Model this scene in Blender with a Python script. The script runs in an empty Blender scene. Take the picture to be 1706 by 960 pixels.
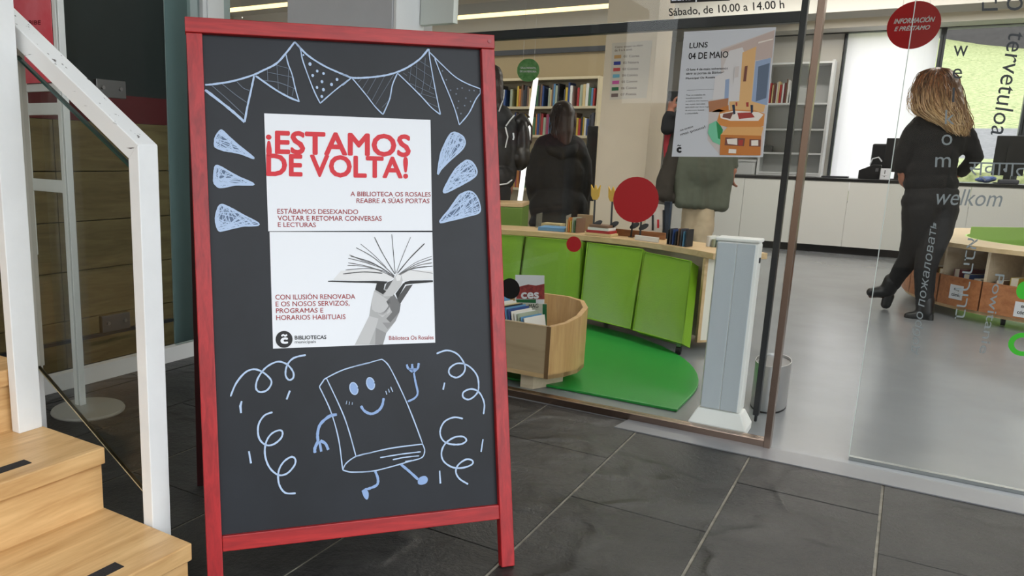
import bpy, bmesh, math, random
from mathutils import Vector, Matrix, noise as mnoise
random.seed(7)
scn = bpy.context.scene
COL = scn.collection
V = Vector
# ------------------------------------------------------------------ camera
IW, IH = 1706, 960
F, CX, CY, CAM_H = 1299.68, 672.2, 514.2, 1.05
PITCH, ROLL, YAW = math.radians(11.31426), math.radians(1.53489), math.radians(-32.47176)
def _rot():
    cp, sp, cr, sr, cy, sy = math.cos(PITCH), math.sin(PITCH), math.cos(ROLL), math.sin(ROLL), math.cos(YAW), math.sin(YAW)
    B = Matrix(((1,0,0),(0,0,-1),(0,1,0)))
    Yw = Matrix(((cy,-sy,0),(sy,cy,0),(0,0,1)))
    P = Matrix(((1,0,0),(0,cp,-sp),(0,sp,cp)))
    Rl = Matrix(((cr,-sr,0),(sr,cr,0),(0,0,1)))
    return Rl @ P @ B @ Yw
RM = _rot()                       # rows: camera right, down, forward in the world
CO = V((0, 0, CAM_H))
RIGHT, FWD = V(RM[0]), V(RM[2])
HR = V((math.cos(-YAW), math.sin(-YAW), 0)); HF = V((-math.sin(-YAW), math.cos(-YAW), 0))   # horizontal right / forward
cam = bpy.data.cameras.new('camera')
cam.sensor_width = 36; cam.lens = F / IW * 36
cam.shift_x = (IW/2 - CX) / IW; cam.shift_y = (CY - IH/2) / IW
cam.clip_start = 0.05; cam.clip_end = 300
co = bpy.data.objects.new('camera', cam); COL.objects.link(co)
co.matrix_world = Matrix.Translation(CO) @ Matrix((RM[0], -V(RM[1]), -V(RM[2]))).transposed().to_4x4()
scn.camera = co
# ------------------------------------------------------------------ light
scn.view_settings.view_transform = 'Standard'; scn.view_settings.look = 'None'
scn.view_settings.exposure = 0.0; scn.view_settings.gamma = 1
scn.view_settings.use_curve_mapping = False
w = bpy.data.worlds.new('overcast_sky'); scn.world = w; w.use_nodes = True
bg = w.node_tree.nodes['Background']; bg.inputs[0].default_value = (0.93, 0.97, 1, 1); bg.inputs[1].default_value = 3.7
def sun(rot, energy, angle):
    l = bpy.data.lights.new('sun', 'SUN'); l.energy = energy; l.angle = angle; l.color = (1, .95, .86)
    o = bpy.data.objects.new('sun', l); COL.objects.link(o); o.rotation_euler = rot; return o
sun((math.radians(20), math.radians(14), 0), 2.2, 0.03)
LAMPS = [(-4.4, 8.72, 2.655, 3.4, 12), (-7.51, 8.07, 2.86, 2.6, 26), (-1.2, 5.2, 2.95, 2.4, 42), (-0.9, 8.6, 2.95, 2.6, 52), (1.9, 5.2, 2.95, 2.4, 42), (1.9, 8.6, 2.95, 2.6, 52), (0.4, 11.6, 2.95, 4.0, 36)]
def area(loc, sx, sy, power, col=(1, .97, .92)):
    l = bpy.data.lights.new('lamp_and_fill_light', 'AREA'); l.shape = 'RECTANGLE'; l.size = sx; l.size_y = sy; l.energy = power; l.color = col
    o = bpy.data.objects.new('lamp_and_fill_light', l); COL.objects.link(o); o.location = loc; return o
area((-3.12, 1.4, 2.6), .1, 2.6, 16)  # added fill light for the side recess, no fitting stands there
for x, y, z, ln, p in LAMPS:
    area((x, y, z - .07), ln, .12, p)
# ------------------------------------------------------------------ pixel helpers: where a sight line of the photo meets a plane of the place
def ray(x, y):
    return RM.transposed() @ V(((x - CX)/F, (y - CY)/F, 1))
def at(x, y, ax, val):
    d = ray(x, y); return CO + d * ((val - CO[ax]) / d[ax])
def fl(x, y, z=0.0): return at(x, y, 2, z)
def D(x, y, z): return CO + ray(x, y) * z
# ------------------------------------------------------------------ materials
def lin(c):
    return tuple(((v/255)/12.92 if v/255 <= .04045 else ((v/255 + .055)/1.055)**2.4) for v in c)
MATS = {}
def mat(name, c, rough=.5, metal=0, var=0, scale=8, bump=0, bscale=60, spec=.5, c2=None, stretch=(1,1,1), emit=0, trans=0, coat=0):
    if name in MATS: return MATS[name]
    m = bpy.data.materials.new(name); m.use_nodes = True; nt = m.node_tree
    b = nt.nodes['Principled BSDF']; L = lin(c) + (1,)
    b.inputs['Base Color'].default_value = L; b.inputs['Roughness'].default_value = rough
    b.inputs['Metallic'].default_value = metal; b.inputs['Specular IOR Level'].default_value = spec
    b.inputs['Coat Weight'].default_value = coat; b.inputs['Coat Roughness'].default_value = .15
    if trans: b.inputs['Transmission Weight'].default_value = trans
    if var or c2 or bump:
        tc = nt.nodes.new('ShaderNodeTexCoord'); mp = nt.nodes.new('ShaderNodeMapping')
        mp.inputs['Scale'].default_value = stretch; nt.links.new(tc.outputs['Object'], mp.inputs[0])
    if var or c2:
        n = nt.nodes.new('ShaderNodeTexNoise'); n.inputs['Scale'].default_value = scale; n.inputs['Detail'].default_value = 6; n.inputs['Roughness'].default_value = .6
        nt.links.new(mp.outputs[0], n.inputs['Vector'])
        r = nt.nodes.new('ShaderNodeValToRGB'); r.color_ramp.elements[0].position = .32; r.color_ramp.elements[1].position = .68
        a = lin(c2) if c2 else tuple(v*(1-var) for v in L[:3])
        r.color_ramp.elements[0].color = a + (1,)
        r.color_ramp.elements[1].color = (L if c2 else tuple(min(1, v*(1+var)) for v in L[:3]) + (1,))
        nt.links.new(n.outputs['Fac'], r.inputs[0]); nt.links.new(r.outputs[0], b.inputs['Base Color'])
    if bump:
        n2 = nt.nodes.new('ShaderNodeTexNoise'); n2.inputs['Scale'].default_value = bscale; n2.inputs['Detail'].default_value = 5
        nt.links.new(mp.outputs[0], n2.inputs['Vector'])
        bp = nt.nodes.new('ShaderNodeBump'); bp.inputs['Strength'].default_value = bump; bp.inputs['Distance'].default_value = .01
        nt.links.new(n2.outputs['Fac'], bp.inputs['Height']); nt.links.new(bp.outputs[0], b.inputs['Normal'])
    if emit:
        b.inputs['Emission Color'].default_value = L; b.inputs['Emission Strength'].default_value = emit
    MATS[name] = m; return m
def wood(name, c1, c2, grain=(1.2, 14, 14), rough=.4, scale=2.2):
    if name in MATS: return MATS[name]
    m = bpy.data.materials.new(name); m.use_nodes = True; nt = m.node_tree; b = nt.nodes['Principled BSDF']
    tc = nt.nodes.new('ShaderNodeTexCoord'); mp = nt.nodes.new('ShaderNodeMapping'); mp.inputs['Scale'].default_value = grain
    nt.links.new(tc.outputs['Object'], mp.inputs[0])
    n = nt.nodes.new('ShaderNodeTexNoise'); n.inputs['Scale'].default_value = scale; n.inputs['Detail'].default_value = 8; n.inputs['Distortion'].default_value = 1.1
    nt.links.new(mp.outputs[0], n.inputs['Vector'])
    n2 = nt.nodes.new('ShaderNodeTexNoise'); n2.inputs['Scale'].default_value = scale*7; n2.inputs['Detail'].default_value = 4
    nt.links.new(mp.outputs[0], n2.inputs['Vector'])
    mx = nt.nodes.new('ShaderNodeMath'); mx.operation = 'MULTIPLY_ADD'; mx.inputs[1].default_value = .35
    nt.links.new(n2.outputs['Fac'], mx.inputs[0]); nt.links.new(n.outputs['Fac'], mx.inputs[2])
    r = nt.nodes.new('ShaderNodeValToRGB'); r.color_ramp.elements[0].position = .45; r.color_ramp.elements[1].position = .85
    r.color_ramp.elements[0].color = lin(c2) + (1,); r.color_ramp.elements[1].color = lin(c1) + (1,)
    nt.links.new(mx.outputs[0], r.inputs[0]); nt.links.new(r.outputs[0], b.inputs['Base Color'])
    b.inputs['Roughness'].default_value = rough
    MATS[name] = m; return m
def glass(name, tint=(.965, .975, .97), refl=1.0):
    if name in MATS: return MATS[name]
    m = bpy.data.materials.new(name); m.use_nodes = True; nt = m.node_tree
    nt.nodes.remove(nt.nodes['Principled BSDF']); out = nt.nodes['Material Output']
    t = nt.nodes.new('ShaderNodeBsdfTransparent'); t.inputs[0].default_value = tint + (1,)
    g = nt.nodes.new('ShaderNodeBsdfGlossy'); g.inputs['Roughness'].default_value = .0
    lw = nt.nodes.new('ShaderNodeLayerWeight'); lw.inputs[0].default_value = .5
    pw = nt.nodes.new('ShaderNodeMath'); pw.operation = 'POWER'; pw.inputs[1].default_value = 5; nt.links.new(lw.outputs['Facing'], pw.inputs[0])
    mu = nt.nodes.new('ShaderNodeMath'); mu.operation = 'MULTIPLY_ADD'; mu.inputs[1].default_value = .9*refl; mu.inputs[2].default_value = .014*refl
    nt.links.new(pw.outputs[0], mu.inputs[0])
    mx = nt.nodes.new('ShaderNodeMixShader'); nt.links.new(mu.outputs[0], mx.inputs[0]); nt.links.new(t.outputs[0], mx.inputs[1]); nt.links.new(g.outputs[0], mx.inputs[2])
    nt.links.new(mx.outputs[0], out.inputs[0]); MATS[name] = m; return m
def translucent(name, c, k=.6):
    m = bpy.data.materials.new(name); m.use_nodes = True; nt = m.node_tree
    nt.nodes.remove(nt.nodes['Principled BSDF']); out = nt.nodes['Material Output']
    d = nt.nodes.new('ShaderNodeBsdfDiffuse'); d.inputs[0].default_value = lin(c) + (1,)
    t = nt.nodes.new('ShaderNodeBsdfTranslucent'); t.inputs[0].default_value = lin(c) + (1,)
    mx = nt.nodes.new('ShaderNodeMixShader'); mx.inputs[0].default_value = k
    nt.links.new(d.outputs[0], mx.inputs[1]); nt.links.new(t.outputs[0], mx.inputs[2]); nt.links.new(mx.outputs[0], out.inputs[0]); return m
# ------------------------------------------------------------------ mesh helpers
class MB:
    def __init__(s): s.v = []; s.f = []; s.m = []
    def add(s, vs, fs, mi=0):
        o = len(s.v); s.v += [tuple(p) for p in vs]; s.f += [tuple(i + o for i in f) for f in fs]; s.m += [mi]*len(fs); return s
    def box(s, x0, x1, y0, y1, z0, z1, mi=0, M=None):
        vs = [V((x, y, z)) for z in (z0, z1) for y in (y0, y1) for x in (x0, x1)]
        if M is not None: vs = [M @ p for p in vs]
        return s.add(vs, [(0,2,3,1),(4,5,7,6),(0,1,5,4),(2,6,7,3),(0,4,6,2),(1,3,7,5)], mi)
    def prism(s, base, off, mi=0):
        n = len(base); off = V(off); vs = [V(p) for p in base] + [V(p) + off for p in base]
        return s.add(vs, [tuple(range(n))[::-1], tuple(range(n, 2*n))] + [(i, (i+1) % n, n + (i+1) % n, n + i) for i in range(n)], mi)
    def cyl(s, p0, p1, r0, r1=None, seg=24, mi=0, caps=True):
        p0, p1 = V(p0), V(p1); r1 = r0 if r1 is None else r1
        q = (p1 - p0).to_track_quat('Z', 'Y').to_matrix(); vs = []
        for p, r in ((p0, r0), (p1, r1)):
            for i in range(seg):
                a = 2*math.pi*i/seg; vs.append(p + q @ V((r*math.cos(a), r*math.sin(a), 0)))
        fs = [(i, (i+1) % seg, seg + (i+1) % seg, seg + i) for i in range(seg)]
        if caps: fs += [tuple(range(seg))[::-1], tuple(range(seg, 2*seg))]
        return s.add(vs, fs, mi)
    def tube(s, pts, r, seg=8, mi=0):
        pts = [V(p) for p in pts]; n = len(pts); rr = r if isinstance(r, (list, tuple)) else [r]*n
        vs = []; up = V((0.13, 0.21, 1)).normalized()
        for i, p in enumerate(pts):
            t = (pts[min(i+1, n-1)] - pts[max(i-1, 0)]).normalized()
            a = t.cross(up); a = a.normalized() if a.length > 1e-4 else V((1,0,0)); b = a.cross(t)
            for k in range(seg):
                an = 2*math.pi*k/seg; vs.append(p + (a*math.cos(an) + b*math.sin(an))*rr[i])
        fs = [(i*seg + k, i*seg + (k+1) % seg, (i+1)*seg + (k+1) % seg, (i+1)*seg + k) for i in range(n-1) for k in range(seg)]
        fs += [tuple(range(seg)), tuple(range((n-1)*seg, n*seg))[::-1]]
        return s.add(vs, fs, mi)
    def ball(s, c, r, M=None, mi=0, u=14, v=9):
        c = V(c); r = (r, r, r) if isinstance(r, (int, float)) else r; vs = []; fs = []
        for j in range(v + 1):
            th = math.pi*j/v
            for i in range(u):
                ph = 2*math.pi*i/u
                p = V((r[0]*math.sin(th)*math.cos(ph), r[1]*math.sin(th)*math.sin(ph), r[2]*math.cos(th)))
                vs.append(c + (M @ p if M is not None else p))
        for j in range(v):
            for i in range(u): fs.append((j*u + i, (j+1)*u + i, (j+1)*u + (i+1) % u, j*u + (i+1) % u))
        return s.add(vs, fs, mi)
    def caps(s, chain, mi=0):
        for (p0, r0), (p1, r1) in zip(chain, chain[1:]):
            s.cyl(p0, p1, r0, r1, 14, mi)
        for p, r in chain: s.ball(p, r, None, mi, 14, 9)
        return s
    def lathe(s, prof, c=(0,0,0), seg=32, mi=0, a0=0, a1=2*math.pi):
        c = V(c); full = abs(a1 - a0 - 2*math.pi) < 1e-6; k = seg if full else seg + 1; vs = []
        for r, z in prof:
            for i in range(k):
                a = a0 + (a1-a0)*i/seg; vs.append(c + V((r*math.cos(a), r*math.sin(a), z)))
        fs = []
        for j in range(len(prof)-1):
            for i in range(seg):
                i2 = (i+1) % k; fs.append((j*k + i, j*k + i2, (j+1)*k + i2, (j+1)*k + i))
        return s.add(vs, fs, mi)
    def build(s, name, mats, parent=None, smooth=False, bevel=0, recalc=True):
        me = bpy.data.meshes.new(name); me.from_pydata(s.v, [], s.f)
        mats = mats if isinstance(mats, (list, tuple)) else [mats]
        for m in mats: me.materials.append(m)
        if len(mats) > 1:
            for p, i in zip(me.polygons, s.m): p.material_index = i
        if recalc:
            b = bmesh.new(); b.from_mesh(me); bmesh.ops.remove_doubles(b, verts=b.verts, dist=1e-5)
            bmesh.ops.recalc_face_normals(b, faces=b.faces); b.to_mesh(me); b.free()
        if smooth:
            for p in me.polygons: p.use_smooth = True
            if hasattr(me, 'set_sharp_from_angle'): me.set_sharp_from_angle(angle=math.radians(40))
        o = bpy.data.objects.new(name, me); COL.objects.link(o)
        if parent is not None: o.parent = parent; o.matrix_parent_inverse = Matrix.Translation(-parent.location)
        if bevel:
            bv = o.modifiers.new('bevel', 'BEVEL'); bv.width = bevel; bv.segments = 2; bv.limit_method = 'ANGLE'
        return o
def tag(o, label, cat, group=None):
    o['label'] = label; o['category'] = cat
    if group: o['group'] = group
    return o
def thing(name, label, cat, loc=(0,0,0), group=None):
    o = bpy.data.objects.new(name, None); COL.objects.link(o); o.location = loc; o.empty_display_size = .05
    return tag(o, label, cat, group)
def struct(o, label=None, cat=None):
    o['kind'] = 'structure'
    if label: o['label'] = label
    if cat: o['category'] = cat
    return o
def copy_tree(o, loc, label=None):
    c = o.copy(); COL.objects.link(c); c.location = loc
    if label: c['label'] = label
    for ch in o.children:
        d = ch.copy(); COL.objects.link(d); d.parent = c
        for g in ch.children:
            e = g.copy(); COL.objects.link(e); e.parent = d
    return c
class Frame:                                    # a flat surface: origin, two directions on it, and the side it shows
    def __init__(s, O, u, v, n=None):
        s.O, s.u, s.v = V(O), V(u).normalized(), V(v).normalized(); s.n = V(n) if n else s.u.cross(s.v)
    def px(s, x, y):
        d = ray(x, y); n = s.u.cross(s.v); q = CO + d*((s.O - CO).dot(n)/d.dot(n)) - s.O
        return (q.dot(s.u), q.dot(s.v))
    def pt(s, u, v, h=0): return s.O + s.u*u + s.v*v + s.n*h
def smooth_line(p, k=6):
    if len(p) < 3: return p
    out = []
    for i in range(len(p)-1):
        a, b, c, d = p[max(i-1,0)], p[i], p[i+1], p[min(i+2,len(p)-1)]
        for j in range(k):
            t = j/k
            out.append(tuple(.5*(2*b[q] + (c[q]-a[q])*t + (2*a[q]-5*b[q]+4*c[q]-d[q])*t*t + (3*b[q]-a[q]-3*c[q]+d[q])*t**3) for q in (0,1)))
    return out + [tuple(p[-1])]
def stroke(mb, fr, pts, wd, h=.0012, curve=True, jit=.15, mi=0, px=True):
    q = [fr.px(*p) for p in pts] if px else pts
    if curve: q = smooth_line(q)
    vs = []; n = len(q)
    for i, p in enumerate(q):
        a, b = q[max(i-1,0)], q[min(i+1,n-1)]; dx, dy = b[0]-a[0], b[1]-a[1]; L = math.hypot(dx, dy) or 1
        w2 = wd/2*(1 + random.uniform(-jit, jit)) * (.75 if i in (0, n-1) else 1)
        vs += [fr.pt(p[0] - dy/L*w2, p[1] + dx/L*w2, h), fr.pt(p[0] + dy/L*w2, p[1] - dx/L*w2, h)]
    mb.add(vs, [(2*i, 2*i+1, 2*i+3, 2*i+2) for i in range(n-1)], mi); return mb
def patch(mb, fr, pts, h=.001, mi=0, curve=False, px=True):
    q = [fr.px(*p) for p in pts] if px else pts
    if curve: q = smooth_line(q + [q[0]], 4)[:-1]
    return mb.add([fr.pt(a, b, h) for a, b in q], [tuple(range(len(q)))], mi)
def ellipse(fr, cx, cy, rx, ry, rot=0, n=28):
    c, s = math.cos(rot), math.sin(rot)
    return [(cx + rx*math.cos(a)*c - ry*math.sin(a)*s, cy + rx*math.cos(a)*s + ry*math.sin(a)*c) for a in [2*math.pi*i/n for i in range(n)]]
def textgeo(body, bold=0.0, italic=0.0):
    cu = bpy.data.curves.new('text', 'FONT'); cu.body = body; cu.offset = bold; cu.shear = italic; cu.resolution_u = 3; cu.align_x = 'LEFT'
    o = bpy.data.objects.new('text', cu); COL.objects.link(o); bpy.context.view_layer.update()
    me = bpy.data.meshes.new_from_object(o.evaluated_get(bpy.context.evaluated_depsgraph_get()))
    vs = [(v.co.x, v.co.y) for v in me.vertices]; fs = [tuple(p.vertices) for p in me.polygons]
    bpy.data.objects.remove(o); bpy.data.curves.remove(cu); bpy.data.meshes.remove(me)
    return vs, fs
def put_text(mb, fr, body, bl, br, tl, bold=0, h=.0015, mi=0, italic=0, px=True):
    vs, fs = textgeo(body, 0, italic)
    if not vs: return mb
    x0, x1 = min(v[0] for v in vs) - bold, max(v[0] for v in vs) + bold; y0, y1 = min(v[1] for v in vs) - bold, max(v[1] for v in vs) + bold
    a, b, c = (fr.px(*bl), fr.px(*br), fr.px(*tl)) if px else (bl, br, tl)
    sh = [(0, 0)] if not bold else [(bold*i, bold*j) for i, j in ((-1,0),(1,0),(0,-1),(0,1),(.7,.7),(-.7,.7),(.7,-.7),(-.7,-.7))]
    for k, (ox, oy) in enumerate(sh):
        out = []
        for x, y in vs:
            s, t = (x+ox-x0)/(x1-x0), (y+oy-y0)/(y1-y0)
            out.append(fr.pt(a[0] + (b[0]-a[0])*s + (c[0]-a[0])*t, a[1] + (b[1]-a[1])*s + (c[1]-a[1])*t, h + k*.00001))
        mb.add(out, fs, mi)
    return mb
def sheet(name, fr, pts, th, mats, parent=None, px=True):     # a thin flat sheet with its real thickness
    q = [fr.px(*p) for p in pts] if px else pts
    return MB().prism([fr.pt(a, b, 0) for a, b in q], fr.n*th).build(name, mats, parent)
def organic(name, mb, m, parent=None, voxel=.012, it=6, fac=.5, disp=0, dscale=14):
    me = bpy.data.meshes.new(name); me.from_pydata(mb.v, [], mb.f)
    o = bpy.data.objects.new(name, me); COL.objects.link(o)
    r = o.modifiers.new('r', 'REMESH'); r.mode = 'VOXEL'; r.voxel_size = voxel
    sm = o.modifiers.new('s', 'SMOOTH'); sm.iterations = it; sm.factor = fac
    bpy.context.view_layer.update()
    me2 = bpy.data.meshes.new_from_object(o.evaluated_get(bpy.context.evaluated_depsgraph_get()))
    o.modifiers.clear(); o.data = me2; bpy.data.meshes.remove(me); me2.name = name
    if disp:
        for v in me2.vertices:
            q = v.co; k = mnoise.noise(V((q.x*dscale, q.y*dscale, q.z*dscale*.55))) + .5*mnoise.noise(q*dscale*2.3)
            v.co = q + v.normal*disp*k
    for p in me2.polygons: p.use_smooth = True
    me2.materials.append(m)
    if parent is not None: o.parent = parent; o.matrix_parent_inverse = Matrix.Translation(-parent.location)
    return o
# ------------------------------------------------------------------ palette
WHITE = mat('white_paint', (226, 228, 228), .4, var=.03, scale=3)
CREAM = mat('cream_paint', (214, 204, 188), .6, var=.03, scale=2)
BLACK = mat('black_metal', (22, 25, 30), .35)
STEEL = mat('brushed_steel', (150, 148, 145), .28, 1, bump=.05, bscale=90)
BRONZE = mat('bronze_steel', (160, 140, 128), .25, 1)
DARK = mat('dark_plastic', (16, 17, 19), .45)
PAPER = mat('white_paper', (226, 229, 234), .6)
OAK = wood('oak', (222, 184, 130), (186, 142, 90), (11, 1.1, 11), .38, 1.8)
BEECH = wood('beech_veneer', (214, 184, 140), (192, 158, 112), (1.5, 10, 10), .4)
BIRCH = wood('pale_birch', (216, 200, 174), (200, 182, 154), (1.5, 10, 10), .45)
CHERRY = wood('orange_cherry', (188, 124, 76), (158, 96, 54), (1.5, 10, 10), .4)
INK_RED = mat('print_red', (205, 40, 52), .6)
INK_DARKRED = mat('print_dark_red', (150, 40, 45), .6)
INK = mat('print_black', (20, 20, 22), .6)
GLASS = glass('clear_glass')
SKIN = mat('skin', (170, 112, 88), .5)
# ================================================================== SETTING
def slate_mat():
    m = bpy.data.materials.new('black_slate'); m.use_nodes = True; nt = m.node_tree; b = nt.nodes['Principled BSDF']
    tc = nt.nodes.new('ShaderNodeTexCoord'); L = nt.links.new
    def nz(sc, det, rough, dist): n = nt.nodes.new('ShaderNodeTexNoise'); n.inputs['Scale'].default_value = sc; n.inputs['Detail'].default_value = det; n.inputs['Roughness'].default_value = rough; n.inputs['Distortion'].default_value = dist; L(tc.outputs['Object'], n.inputs['Vector']); return n
    a_, c_ = nz(2.6, 9, .68, .9), nz(60, 4, .7, 0)
    mx = nt.nodes.new('ShaderNodeMath'); mx.operation = 'MULTIPLY_ADD'; mx.inputs[1].default_value = .3; L(c_.outputs['Fac'], mx.inputs[0]); L(a_.outputs['Fac'], mx.inputs[2])
    r = nt.nodes.new('ShaderNodeValToRGB'); r.color_ramp.elements[0].position = .5; r.color_ramp.elements[1].position = .85
    r.color_ramp.elements[0].color = lin((21, 21, 22)) + (1,); r.color_ramp.elements[1].color = lin((56, 55, 53)) + (1,); L(mx.outputs[0], r.inputs[0]); L(r.outputs[0], b.inputs['Base Color'])
    w_ = nt.nodes.new('ShaderNodeTexWave'); w_.inputs['Scale'].default_value = .55; w_.inputs['Distortion'].default_value = 16; w_.inputs['Detail'].default_value = 4; w_.inputs['Detail Scale'].default_value = 1.6; L(tc.outputs['Object'], w_.inputs['Vector'])
    pw = nt.nodes.new('ShaderNodeMath'); pw.operation = 'POWER'; pw.inputs[1].default_value = 14; L(w_.outputs['Fac'], pw.inputs[0])
    ad = nt.nodes.new('ShaderNodeMath'); ad.operation = 'MULTIPLY_ADD'; ad.inputs[1].default_value = .5; L(pw.outputs[0], ad.inputs[0]); L(mx.outputs[0], ad.inputs[2])
    bp = nt.nodes.new('ShaderNodeBump'); bp.inputs['Strength'].default_value = .75; bp.inputs['Distance'].default_value = .016; L(ad.outputs[0], bp.inputs['Height']); L(bp.outputs[0], b.inputs['Normal'])
    rr = nt.nodes.new('ShaderNodeMapRange'); rr.inputs['To Min'].default_value = .3; rr.inputs['To Max'].default_value = .55; L(c_.outputs['Fac'], rr.inputs['Value']); L(rr.outputs[0], b.inputs['Roughness'])
    return m
GY = 3.08                        # the glass front
def build_floor():
    mb = MB(); mb.box(-8, 9, -6, GY, -.06, -.004)
    xs = [-.782 + .416*k for k in range(-18, 24)]
    off = {0: 2.236, 1: 2.667, -1: 2.614, 2: 2.386, -4: 2.135}
    for k in range(-17, 23):
        x0, x1 = -.782 + .416*k, -.782 + .416*(k+1); L = .83
        y = off.get(k, 2.2 + random.random()*.83); y -= L*10
        while y < 3.06:
            a, b = max(y, -6), min(y + L, 3.062)
            if b - a > .02 and b > -6: mb.box(x0 + .0042, x1 - .0042, a + .0022, b - .0022, -.02, random.uniform(-.0006, .0006), 1)
            y += L
    slate = slate_mat()
    return struct(mb.build('floor', [mat('grout', (158, 152, 138), .8, c2=(104, 100, 92), scale=14), slate], bevel=.0015))
build_floor()
vinyl = mat('grey_vinyl_floor', (134, 137, 140), .22, var=.06, scale=2.5, bump=.06, bscale=7, spec=.5)
struct(MB().box(-9.2, 7, GY - .02, 12.8, -.06, -.001).build('floor', vinyl))
e0, e1 = -.868, 3.4
struct(MB().prism([(e0, 2.945, .0), (7, 2.915, .0), (7, 3.075, 0), (e0 + .02, 3.075, 0)], (0, 0, .004)).build('trim_1', mat('threshold_vinyl', (120, 121, 124), .35, var=.05)))
# ceiling, walls of the library
CEIL = mat('ceiling_board', (204, 201, 194), .8)
struct(MB().box(-9.2, 7, GY + .1, 12.8, 3.05, 3.15).build('ceiling', CEIL))
for y0, y1, z0, c in ((9.3, 9.75, 2.55, CEIL), (5.3, 5.6, 2.75, CEIL), (12.1, 12.6, 2.8, CEIL)):
    struct(MB().box(-9.2, 7, y0, y1, z0, 3.05).build('beam', c))
struct(MB().box(-9.3, -9.2, GY, 12.8, 0, 3.1).build('wall_left', CREAM))
struct(MB().box(7, 7.1, GY, 12.8, 0, 3.1).build('wall_right', CREAM))
BY = 12.6
mb = MB(); WX = [(-.975, .075), (.14, 1.047), (1.11, 2.05)]; z0, z1 = .55, 2.79
mb.box(-9.2, WX[0][0] - .04, BY, BY + .2, 0, 3.1); mb.box(WX[2][1] + .04, 7, BY, BY + .2, 0, 3.1)
mb.box(WX[0][0] - .04, WX[2][1] + .04, BY, BY + .2, 0, z0); mb.box(WX[0][0] - .04, WX[2][1] + .04, BY, BY + .2, z1 + .05, 3.1)
struct(mb.build('wall_back', mat('white_wall', (222, 220, 214), .7)))
FRAME = mat('window_frame_grey', (70, 75, 80), .4)
for i, (a, b) in enumerate(WX):
    mb = MB()
    for x0_, x1_ in ((a - .03, a), (b, b + .03)): mb.box(x0_, x1_, BY - .03, BY + .12, z0, z1)
    mb.box(a - .03, b + .03, BY - .03, BY + .12, z1, z1 + .05); mb.box(a - .03, b + .03, BY - .03, BY + .12, z0 - .03, z0)
    o = struct(mb.build('window_%d' % (i + 1), FRAME, bevel=.003))
    MB().box(a, b, BY + .05, BY + .056, z0, z1).build('pane', GLASS, o)
struct(MB().box(-2.0, 3.5, BY - .09, BY - .03, 2.79, 2.85).build('trim_2', BLACK))
blind = MB(); n = 16
for k in range(n):
    xa = -.965 + 1.03*k/n; blind.add([(xa, BY - .05 + .004*math.sin(k*1.7), .7), (xa + 1.03/n, BY - .05 + .004*math.sin((k+1)*1.7), .7), (xa + 1.03/n, BY - .05 + .004*math.sin((k+1)*1.3), 2.78), (xa, BY - .05 + .004*math.sin(k*1.3), 2.78)], [(0,1,2,3)])
o = tag(blind.build('roller_blind', translucent('blind_cloth', (250, 244, 252), .75)), 'white roller blind drawn down over a back window, glowing with daylight', 'blind')
MB().box(-.965, .065, BY - .056, BY - .044, .69, .71).build('bottom_bar', WHITE, o)
# outside at the back
grass = mat('sunny_grass', (158, 160, 116), .9, c2=(96, 108, 62), scale=10, bump=.8, bscale=8)
mb = MB(); nx, ny = 44, 60
def hz(x, y):
    t = max(0, y - 20.0)
    z = .99 + (y - 14)*.07 if y < 17 else (1.2 + (y-17)*.208 if y < 20 else 1.825 + t*.195)
    return z + (.10*mnoise.noise(V((x*.5, y*.5, 0))) if y > 20 else 0) - (x - 1.5)*.19*t/24
for j in range(ny + 1):
    y = 12.9 + 31*j/ny
    for i in range(nx + 1):
        x = -16 + 34*i/nx; mb.v.append((x, y, hz(x, y) if y > 13.6 else .4))
for j in range(ny):
    for i in range(nx):
        a = j*(nx+1) + i; y = 12.9 + 31*(j+.5)/ny
        mb.f.append((a, a+1, a+nx+2, a+nx+1)); mb.m.append(1 if 17 < y < 20.1 else 0)
struct(mb.build('hill', [grass, mat('asphalt_path', (104, 102, 104), .9, var=.2, scale=12)], smooth=True))
struct(MB().box(-16, 18, 43.6, 44, 2.5, 12).build('wall_outside', mat('dark_stone_wall', (64, 60, 62), .9, var=.2)))
# ---- front: fixed glazing, transom, pillar, side glass
struct(MB().box(-3.05, 9, GY - .02, GY + .25, 2.75, 5).build('wall_front', mat('front_fascia', (150, 150, 150), .7)))
struct(MB().box(-2.5, -1.92, 2.87, 3.2, 0, 2.9).build('pillar', [mat('pillar_shaded_grey', (186, 188, 192), .6, var=.03)], bevel=.004))  # grey of the shaded front face is put into the colour
struct(MB().box(-1.918, -1.905, 2.875, 3.1, 0, 2.9).build('pillar_lit_side', WHITE))  # brighter side of the pillar, painted as a thin white slab
struct(MB().box(-1.9, -1.735, GY - .02, GY + .02, 1.60, 2.75).build('trim_4', mat('pale_green_panel', (206, 212, 206), .5)))
o = struct(MB().box(-1.915, -.345, GY + .006, GY + .016, .03, 2.74).build('window_4', GLASS))
mb = MB(); mb.box(-1.915, -.33, GY - .012, GY + .034, 0, .03); struct(mb.build('trim_5', BRONZE, bevel=.002))
mb = MB(); mb.box(-.340, -.317, GY - .02, GY + .035, 0, 2.74); struct(mb.build('trim_6', BRONZE, bevel=.002))
PYF = 3.38
mb = MB(); mb.box(-.426, -.404, PYF - .02, PYF + .02, .03, 2.9); mb.cyl((-.415, PYF, 0), (-.415, PYF, .03), .006); struct(mb.build('trim_8', BLACK, bevel=.002))
struct(MB().box(-2.3, -.426, PYF - .02, PYF + .02, 1.565, 1.605).build('trim_9', BLACK, bevel=.002))
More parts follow.
